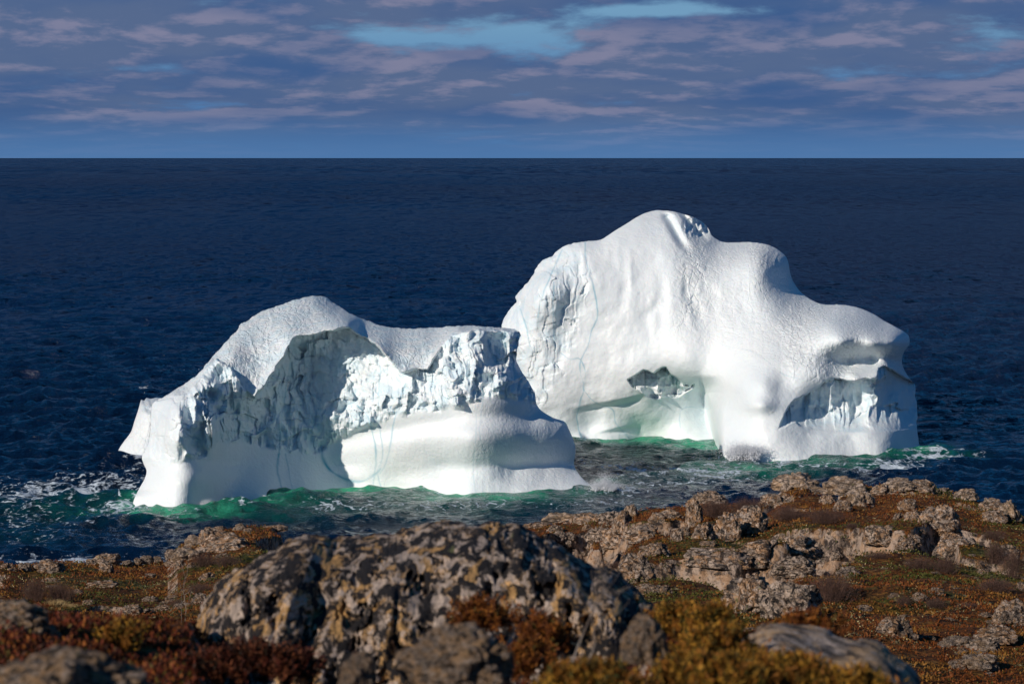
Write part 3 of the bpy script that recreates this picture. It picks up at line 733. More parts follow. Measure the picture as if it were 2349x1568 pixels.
    # ripples
    r1 = t.noise(t.mapping(co, (1.3, 1.1, 1), (0, 0, 0), (0, 0, .3)), 1.0, 6, .62, .3)
    r2 = t.noise(t.mapping(co, (.20, .16, 1), (3, 0, 0), (0, 0, -.2)), 1.0, 5, .6, .4)
    r3 = t.noise(t.mapping(co, (.030, .045, 1), (3, 8, 0)), 1.0, 6, .7, .4)
    r4 = t.noise(t.mapping(co, (.003, .0045, 1), (3, 8, 0)), 1.0, 7, .75, .3)
    cd = t.n('ShaderNodeVectorMath', operation='LENGTH'); t.set(cd, 0, co)
    far = t.smooth(cd.outputs['Value'], 250, 900)
    vfar = t.smooth(cd.outputs['Value'], 350, 1400)
    uf = t.smooth(cd.outputs['Value'], 1500, 6000)
    b1 = t.n('ShaderNodeBump'); t.set(b1, 'Height', r1); t.set(b1, 'Distance', .34); t.set(b1, 'Strength', 1.0)
    b2 = t.n('ShaderNodeBump'); t.set(b2, 'Height', r2); t.set(b2, 'Distance', t.math('MULTIPLY_ADD', far, 3.0, .5)); t.set(b2, 'Strength', 1.0); t.set(b2, 'Normal', b1.outputs[0])
    b3 = t.n('ShaderNodeBump'); t.set(b3, 'Height', r3); t.set(b3, 'Distance', t.math('MULTIPLY', vfar, 20.0)); t.set(b3, 'Strength', 1.0); t.set(b3, 'Normal', b2.outputs[0])
    b4 = t.n('ShaderNodeBump'); t.set(b4, 'Height', r4); t.set(b4, 'Distance', t.math('MULTIPLY', uf, 160.0)); t.set(b4, 'Strength', 1.0); t.set(b4, 'Normal', b3.outputs[0])
    def nvec(sx, sy, off, det):
        nn = t.n('ShaderNodeTexNoise'); t.set(nn, 'Vector', t.mapping(co, (sx, sy, 0), off)); t.set(nn, 'Scale', 1.0); t.set(nn, 'Detail', det); t.set(nn, 'Roughness', .75)
        s_ = t.n('ShaderNodeVectorMath', operation='SUBTRACT'); t.set(s_, 0, nn.outputs[1]); t.set(s_, 1, (.5, .5, .5))
        return s_.outputs[0]
    def mixv(f, a_, b_):
        mm = t.n('ShaderNodeMix', data_type='VECTOR'); t.set(mm, 0, f); t.set(mm, 4, a_); t.set(mm, 5, b_); return mm.outputs[1]
    dist_ = cd.outputs['Value']
    nv = mixv(t.smooth(dist_, 420, 900), nvec(.55, .30, (0, 0, 0), 5), nvec(.22, .085, (4, 0, 0), 5))
    nv = mixv(t.smooth(dist_, 1100, 2600), nv, nvec(.07, .016, (9, 2, 0), 6))
    nv = mixv(t.smooth(dist_, 3500, 9000), nv, nvec(.018, .0022, (9, 5, 0), 6))
    amp_ = t.n('ShaderNodeVectorMath', operation='MULTIPLY'); t.set(amp_, 0, nv); t.set(amp_, 1, (1.2, 7.0, 0.0))
    ampd = t.n('ShaderNodeVectorMath', operation='SCALE'); t.set(ampd, 0, amp_.outputs[0]); t.set(ampd, 3, t.math('MULTIPLY_ADD', t.smooth(dist_, 280, 600), .75, .25))
    addn = t.n('ShaderNodeVectorMath', operation='ADD'); t.set(addn, 0, b2.outputs[0]); t.set(addn, 1, ampd.outputs[0])
    # the facets one sees at a low angle are those tilted towards the eye
    vw = t.n('ShaderNodeVectorMath', operation='SCALE'); t.set(vw, 0, geo.outputs['Incoming']); t.set(vw, 3, t.math('MULTIPLY', t.smooth(dist_, 280, 700), .17))
    add2 = t.n('ShaderNodeVectorMath', operation='ADD'); t.set(add2, 0, addn.outputs[0]); t.set(add2, 1, vw.outputs[0])
    b3 = t.n('ShaderNodeVectorMath', operation='NORMALIZE'); t.set(b3, 0, add2.outputs[0])
    dif = t.n('ShaderNodeBsdfDiffuse'); t.set(dif, 0, col); t.set(dif, 'Normal', b3.outputs[0])
    gl = t.n('ShaderNodeBsdfGlossy'); t.set(gl, 'Color', (.95, .97, 1, 1)); t.set(gl, 'Normal', b3.outputs[0])
    t.set(gl, 'Roughness', t.math('ADD', t.math('MULTIPLY_ADD', fm, .4, .10), t.math('MULTIPLY', far, .08)))
    fr = t.n('ShaderNodeFresnel'); t.set(fr, 0, 1.333); t.set(fr, 1, b3.outputs[0])
    fac = t.math('MULTIPLY', t.math('MINIMUM', fr.outputs[0], .75), t.math('ADD', t.math('MULTIPLY_ADD', far, -.25, .85), t.math('MULTIPLY', t.smooth(cd.outputs['Value'], 3000, 18000), .28)))
    fac = t.math('MULTIPLY', fac, t.math('SUBTRACT', 1.0, t.math('MULTIPLY', fm, .85)))
    mx = t.n('ShaderNodeMixShader'); t.set(mx, 0, fac); t.set(mx, 1, dif.outputs[0]); t.set(mx, 2, gl.outputs[0])
    finish(t, mx.outputs[0])
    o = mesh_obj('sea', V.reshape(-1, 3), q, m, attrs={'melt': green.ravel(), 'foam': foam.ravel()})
    tag(o, kind='structure')
    return o
sea_obj = sea()
# ------------------------------------------------------------------ land
RIDGE = np.array([(-900, 1330), (-300, 1310), (0, 1296), (60, 1306), (90, 1304), (150, 1298), (240, 1296), (300, 1298), (340, 1296), (380, 1290), (405, 1262), (430, 1245), (470, 1232), (510, 1220), (560, 1212), (620, 1210), (700, 1212), (800, 1218), (950, 1222), (1100, 1222),
                  (1200, 1212), (1250, 1196), (1300, 1186), (1370, 1184), (1410, 1186), (1425, 1172), (1460, 1158), (1500, 1146), (1560, 1140), (1600, 1134), (1650, 1134), (1700, 1138), (1735, 1140), (1760, 1128), (1790, 1112), (1840, 1102), (1900, 1102), (1960, 1098), (2000, 1108), (2060, 1106), (2130, 1112), (2180, 1124), (2230, 1138), (2290, 1150), (2348, 1166), (2600, 1200), (3300, 1240)], float)
NEARSIL = np.array([(-900, 1370), (-200, 1380), (0, 1400), (150, 1412), (300, 1425), (430, 1430), (520, 1560), (1400, 1560), (1500, 1440), (1700, 1470), (1900, 1500), (2040, 1560), (2150, 1680), (2400, 1850), (3300, 2000)], float)
RIDGE_Y = np.array([(-900, 80), (0, 84), (400, 92), (900, 95), (1300, 118), (1420, 104), (1800, 104), (2348, 96), (3300, 90)], float)
def _tn(y): _, b, c = ray(1174, y); return -c / b
def a2x(a):   # approximate picture column of an azimuth (used only to look up the ridge tables)
    return 1174 + a * FPX * 0.993
NODES_Y = None
def land_base(a, Y):
    x = a2x(a)
    tr = _tn(np.interp(x, RIDGE[:, 0], RIDGE[:, 1])); tn_ = _tn(np.interp(x, NEARSIL[:, 0], NEARSIL[:, 1]))
    Yr = np.interp(x, RIDGE_Y[:, 0], RIDGE_Y[:, 1])
    zr = H - tr * Yr
    z9 = H - 9.2 * tn_
    z5 = np.minimum(z9 + .35, H - 5 * .262) ; z2 = z5 + .2
    z14 = np.minimum(H - 14 * .245, z9 - .5); z24 = H - 24 * .243; z33 = H - 33 * .2235
    # gentle fall of the headland, slightly dished in the middle
    zm = z33 + (zr - z33) * .5 - .45
    out = np.full(np.shape(Y), 0.0)
    xs = [np.full(np.shape(Y), v) for v in (1.0, 5.0, 9.2, 14.0, 24.0, 33.0)] + [33 + (Yr - 33) * .5, Yr, Yr + 6, Yr + 22, Yr + 70, Yr + 400]
    zs = [z2, z5, z9, z14, z24, z33, zm, zr, zr - 2.2, zr - 13, -4 + 0 * zr, -9 + 0 * zr]
    for i in range(len(xs) - 1):
        t = np.clip((Y - xs[i]) / (xs[i + 1] - xs[i]), 0, 1)
        out = np.where((Y >= xs[i]) & (Y <= xs[i + 1]), zs[i] * (1 - t) + zs[i + 1] * t, out)
    out = np.where(Y < 1.0, z2, out)
    return out, Yr
def bed_mask(X, Y):
    a = X / np.maximum(Y, 1.0); x = a2x(a)
    Yr = np.interp(x, RIDGE_Y[:, 0], RIDGE_Y[:, 1])
    n = fbm(X * .16 + 5, Y * .085, octv=4, seed=131, gain=.55)
    w_ = .16 * sstep(x, 1150, 1300) * (1 - sstep(x, 1900, 2150)) * sstep(Y, 46, 60) + .12 * np.exp(-((Y - Yr + 3) / 9) ** 2) + .20 * np.exp(-((x - 480) / 90) ** 2) * sstep(Y, 70, 80) - .10 * (Y < 50) + .5 * sstep(Y, Yr + 1, Yr + 6)
    w_ = w_ + .35 * np.exp(-((x - 1345) / 70) ** 2) * np.exp(-((Y - 74) / 14) ** 2)
    return sstep(n + w_, .20, .30) * sstep(Y, 30, 36)
def land_z(X, Y):
    X = np.asarray(X, float); Y = np.asarray(Y, float)
    a = X / np.maximum(Y, 1.0)
    bed = bed_mask(X, Y)
    z, Yr = land_base(a, Y)
    far = sstep(Y, 14, 30); rid = 1 - .55 * np.exp(-((Y - Yr) / 12) ** 2)
    z = z + far * rid * (0.62 * fbm(X * .13, Y * .10, octv=3, seed=101) + .22 * fbm(X * .55, Y * .5, octv=3, seed=102)) + .035 * fbm(X * 2.6, Y * 2.6, octv=3, seed=103) * (0.4 + .6 * far)
    if bed is not None:
        u_ = X * .42; v_ = Y * .30
        z = z + bed * (.16 + .34 * (scallop(u_ + .2 * v_, v_, 121, -1.0, .9, .6) + .75) + .26 * scallop(u_ * 3, v_ * 3, 123, -1, 1.0, .6))
    # a dark gully between the two shoulders
    g = np.exp(-((a2x(a) - 1345) / 60) ** 2) * np.exp(-((Y - 74) / 14) ** 2)
    z = z - 1.3 * g
    cl = sstep(Y, Yr + 3, Yr + 14)
    z = z + cl * (1.6 * fbm(X * .12, Y * .12, octv=4, seed=105))
    z = z + (1 - far) * .07 * fbm(X * 1.1, Y * 1.1, octv=4, seed=106)
    return z

def on_land(x, y, lo=26.0, hi=125.0):
    """ground distance at which the line of sight through x, y meets the land"""
    Ys = np.exp(np.linspace(math.log(lo), math.log(hi), 900))
    P = at(np.full(900, float(x)), np.full(900, float(y)), Ys)
    z = land_z(P[:, 0], P[:, 1])
    hit = np.nonzero(P[:, 2] <= z)[0]
    if len(hit) == 0:
        return None
    return Ys[hit[0]]

def ground_material():
    m, t = new_mat('heath_ground')
    geo = t.n('ShaderNodeNewGeometry'); co = geo.outputs['Position']
    big = t.noise(co, .16, 3, .55); mid = t.noise(t.mapping(co, (1, 1, 1), (4, 9, 2)), .7, 5, .6); fin = t.noise(co, 7.0, 6, .7); f2 = t.noise(t.mapping(co, (1, 1, 1), (1, 7, 5)), 2.6, 6, .7)
    rust = t.mix(t.smooth(fin, .38, .62), (0.020, 0.008, 0.003), (0.19, 0.066, 0.013))
    olive = t.mix(t.smooth(fin, .38, .65), (0.012, 0.016, 0.003), (0.100, 0.098, 0.014))
    ochre = t.mix(t.smooth(fin, .4, .6), (0.07, 0.034, 0.010), (0.30, 0.155, 0.036))
    a = t.mix(t.smooth(t.math('ADD', big, t.math('MULTIPLY', mid, .55)), .78, .93), rust, olive)
    a = t.mix(t.math('MULTIPLY', t.smooth(f2, .50, .62), .7), a, ochre)
    lich = t.math('MULTIPLY', t.smooth(mid, .50, .62), t.smooth(t.noise(t.mapping(co, (1, 1, 1), (8, 2, 2)), 5.0, 5, .75), .56, .63))
    a = t.mix(lich, a, (0.50, 0.44, 0.22))
    peat = t.smooth(t.noise(t.mapping(co, (1, 1, 1), (2, 2, 9)), 1.3, 5, .65), .60, .70)
    a = t.mix(t.math('MULTIPLY', peat, .8), a, (0.020, 0.010, 0.006))
    bed_ = t.n('ShaderNodeAttribute', attribute_name='bedrock').outputs['Fac']
    rn = t.noise(t.mapping(co, (1, 1, 1), (5, 3, 2)), 3.0, 6, .7, .4); rk = t.mix(t.smooth(rn, .42, .58), (0.045, 0.035, 0.03), (0.40, 0.31, 0.24))
    rk = t.mix(t.math('MULTIPLY', t.smooth(f2, .48, .6), .6), rk, (0.44, 0.27, 0.15))
    # steep ground is bare rock
    sp_ = t.n('ShaderNodeSeparateXYZ'); t.set(sp_, 0, geo.outputs['True Normal'])
    steep = t.smooth(t.math('ADD', sp_.outputs[2], t.math('MULTIPLY', mid, .25)), .93, .80)
    a = t.mix(steep, a, rk)
    a = t.mix(t.smooth(t.math('ADD', bed_, t.math('MULTIPLY', t.math('SUBTRACT', f2, .5), 1.6)), .35, .6), a, rk)
    b = t.n('ShaderNodeBump'); t.set(b, 'Height', t.math('ADD', t.math('MULTIPLY', fin, .6), f2)); t.set(b, 'Distance', .14); t.set(b, 'Strength', 1.0)
    p = t.n('ShaderNodeBsdfPrincipled'); t.set(p, 'Base Color', a); t.set(p, 'Roughness', .9); t.set(p, 'Normal', b.outputs[0]); t.set(p, 'Specular IOR Level', .15)
    finish(t, p.outputs[0])
    return m

def rock_material(name, tan, dark, scale=1.0, warm=(0.46, 0.27, 0.14), ysq=1.0, blk=0.0):
    m, t = new_mat(name)
    tc_ = t.n('ShaderNodeTexCoord').outputs['Object']
    oi = t.n('ShaderNodeObjectInfo')
    off = t.n('ShaderNodeVectorMath', operation='ADD'); t.set(off, 0, tc_)
    cb = t.n('ShaderNodeCombineXYZ'); rv = t.math('MULTIPLY', oi.outputs['Random'], 37.0)
    for i in range(3): t.set(cb, i, rv)
    t.set(off, 1, cb.outputs[0]); co = t.mapping(off.outputs[0], (1, ysq, 1))
    n1_ = t.noise(co, 2.2 * scale, 6, .65, .3); n2_ = t.noise(t.mapping(co, (1, 1, 1), (5, 2, 7)), 6.5 * scale, 6, .7, .4); n3_ = t.noise(t.mapping(co, (1, 1, 1), (1, 9, 3)), 18.0 * scale, 5, .7)
    n4_ = t.noise(t.mapping(co, (1, 1, 1), (12, 4, 8)), 4.2 * scale, 6, .7, .5)
    base = t.mix(t.smooth(n2_, .40, .60), (0.10, 0.088, 0.082), (0.46, 0.36, 0.27))
    base = t.mix(t.math('MULTIPLY', t.smooth(n1_, .44, .60), tan), base, warm)
    base = t.mix(t.math('MULTIPLY', t.smooth(n4_, .53, .565), .9), base, (0.58, 0.47, 0.38))
    base = t.mix(t.math('MULTIPLY', t.smooth(n4_, .475 + blk, .44 + blk), dark), base, (0.022, 0.019, 0.018))
    base = t.mix(t.math('MULTIPLY', t.smooth(n3_, .58, .66), .55), base, (0.035, 0.030, 0.028))
    n5_ = t.noise(t.mapping(co, (1, 1, 1), (21, 4, 9)), 1.9 * scale, 6, .68, .5)
    base = t.mix(t.math('MULTIPLY', t.smooth(n5_, .555, .59), tan * .8), base, warm)
    gr = t.noise(t.mapping(co, (1, 1, 1), (3, 14, 8)), 2.8 * scale, 5, .6)
    base = t.mix(t.math('MULTIPLY', t.smooth(gr, .66, .70), .6), base, (0.26, 0.28, 0.10))
    h = t.math('ADD', t.math('MULTIPLY', n2_, .10 / scale), t.math('MULTIPLY', n3_, .035 / scale))
    vor = t.n('ShaderNodeTexVoronoi', feature='DISTANCE_TO_EDGE'); t.set(vor, 'Scale', 2.1 * scale)
    wv2 = t.n('ShaderNodeVectorMath', operation='ADD'); t.set(wv2, 0, co); t.set(wv2, 1, t.n('ShaderNodeCombineXYZ', inp={0: n1_, 1: n2_, 2: n4_}).outputs[0]); t.set(vor, 'Vector', wv2.outputs[0])
    crack = t.smooth(vor.outputs['Distance'], 0.0, .05)
    h = t.math('ADD', h, t.math('MULTIPLY', crack, .05 / scale))
    base = t.mix(t.math('MULTIPLY', t.math('SUBTRACT', 1.0, crack), .6), base, (0.03, 0.026, 0.024))
    b = t.n('ShaderNodeBump'); t.set(b, 'Height', h); t.set(b, 'Distance', 1.0); t.set(b, 'Strength', 1.0)
    p = t.n('ShaderNodeBsdfPrincipled'); t.set(p, 'Base Color', base); t.set(p, 'Roughness', .88); t.set(p, 'Normal', b.outputs[0]); t.set(p, 'Specular IOR Level', .25)
    finish(t, p.outputs[0])
    return m

def build_land():
    n_r, n_c = 900, 820
    ys = np.concatenate([np.linspace(1.2, 4.5, 12), np.exp(np.linspace(math.log(4.6), math.log(190), n_r - 30)), [200, 215, 235, 260, 300, 360]])
    side = np.array([.26, .29, .34, .42, .55, .8, 1.3, 2.4])
    a = np.concatenate([-side[::-1], np.linspace(-.24, .24, n_c), side])
    A, Y = np.meshgrid(a, ys)
    X = A * Y
    Z = land_z(X, Y)
    idx = np.arange(X.size).reshape(X.shape)
    q = np.stack([idx[:-1, :-1].ravel(), idx[:-1, 1:].ravel(), idx[1:, 1:].ravel(), idx[1:, :-1].ravel()], 1)
    o = mesh_obj('headland', np.stack([X, Y, Z], -1).reshape(-1, 3), q, ground_material(), attrs={'bedrock': bed_mask(X, Y).ravel()})
    tag(o, kind='structure')
build_land()

# ---- rocks ---------------------------------------------------------------------
def ico(sub):
    import bmesh
    bm = bmesh.new(); bmesh.ops.create_icosphere(bm, subdivisions=sub, radius=1.0)
    v = np.array([p.co[:] for p in bm.verts], F32); bm.verts.index_update()
    f = np.array([[q.index for q in p.verts] for p in bm.faces], np.int32); bm.free()
    return v, f
ICO5 = ico(5); ICO6 = None
def rock_verts(seed, base, cuts=11, rough=.30, crag=.20, dome=False):
    v, f = base
    r = np.random.RandomState(seed)
    P = v.astype(float).copy()
    P *= (1 + .22 * fbm(P[:, 0] * 1.1 + seed, P[:, 1] * 1.1, P[:, 2] * 1.1, 2, seed))[:, None]
    for i in range(cuts):
        n = r.normal(size=3); n[2] = abs(n[2]) * (.9 if not dome else .4) ; n /= np.linalg.norm(n)
        d = r.uniform(.55, .88) if not dome else r.uniform(.78, .95)
        s = P @ n - d
        P -= np.clip(s, 0, None)[:, None] * n * r.uniform(.75, 1.0)
    nrm = P / np.linalg.norm(P, axis=1, keepdims=True)
    # blocky joints and crags
    q1 = vnoise(P[:, 0] * 2.4 + seed, P[:, 1] * 2.4, P[:, 2] * 2.4, seed + 1)
    st = np.tanh(q1 * 6) * crag * .5
    d = st + rough * .55 * fbm(P[:, 0] * 3.1, P[:, 1] * 3.1 + seed, P[:, 2] * 3.1, 4, seed + 2, .6)
    lay = np.abs(((P[:, 2] * .6 + P[:, 0] * .8 + .25 * fbm(P[:, 0] * 2, P[:, 1] * 2, P[:, 2] * 2, 2, seed + 9)) * 4.0) % 1 - .5)
    d = d - crag * .22 * np.exp(-(lay * 9) ** 2)
    crease = np.exp(-(np.abs(fbm(P[:, 0] * 1.6 + 5, P[:, 1] * 1.6, P[:, 2] * 1.6, 3, seed + 4)) * 14) ** 2)
    d = d - crease * crag * .8
    P = P + nrm * d[:, None]
    P[:, 2] = np.where(P[:, 2] < -.45, -.45 + (P[:, 2] + .45) * .2, P[:, 2])
    return P, f
MAT_ROCK = [rock_material('lichen_granite', .95, .85, 1.0), rock_material('dark_granite', .30, 1.0, 1.0), rock_material('tan_granite', 1.0, .35, .8, (0.42, 0.29, 0.18))]
_var = {}
def rock_mesh(kind, k):
    key = (kind, k)
    if key not in _var:
        P, f = rock_verts(300 + k * 13, ICO5, cuts=8 + k % 4 * 3, dome=(k % 4 == 3))
        o = mesh_obj('rock', P, f, MAT_ROCK[kind], smooth=True)
        me = o.data; bpy.data.objects.remove(o)
        _var[key] = me
    return _var[key]
def C5(x, y): return x * .3332, 1131.3 + y * .3332
def C6(x, y): return 782.7 + x * .3332, 1131.3 + y * .3332
def C7(x, y): return 1565 + x * .337, 1039.5 + y * .337
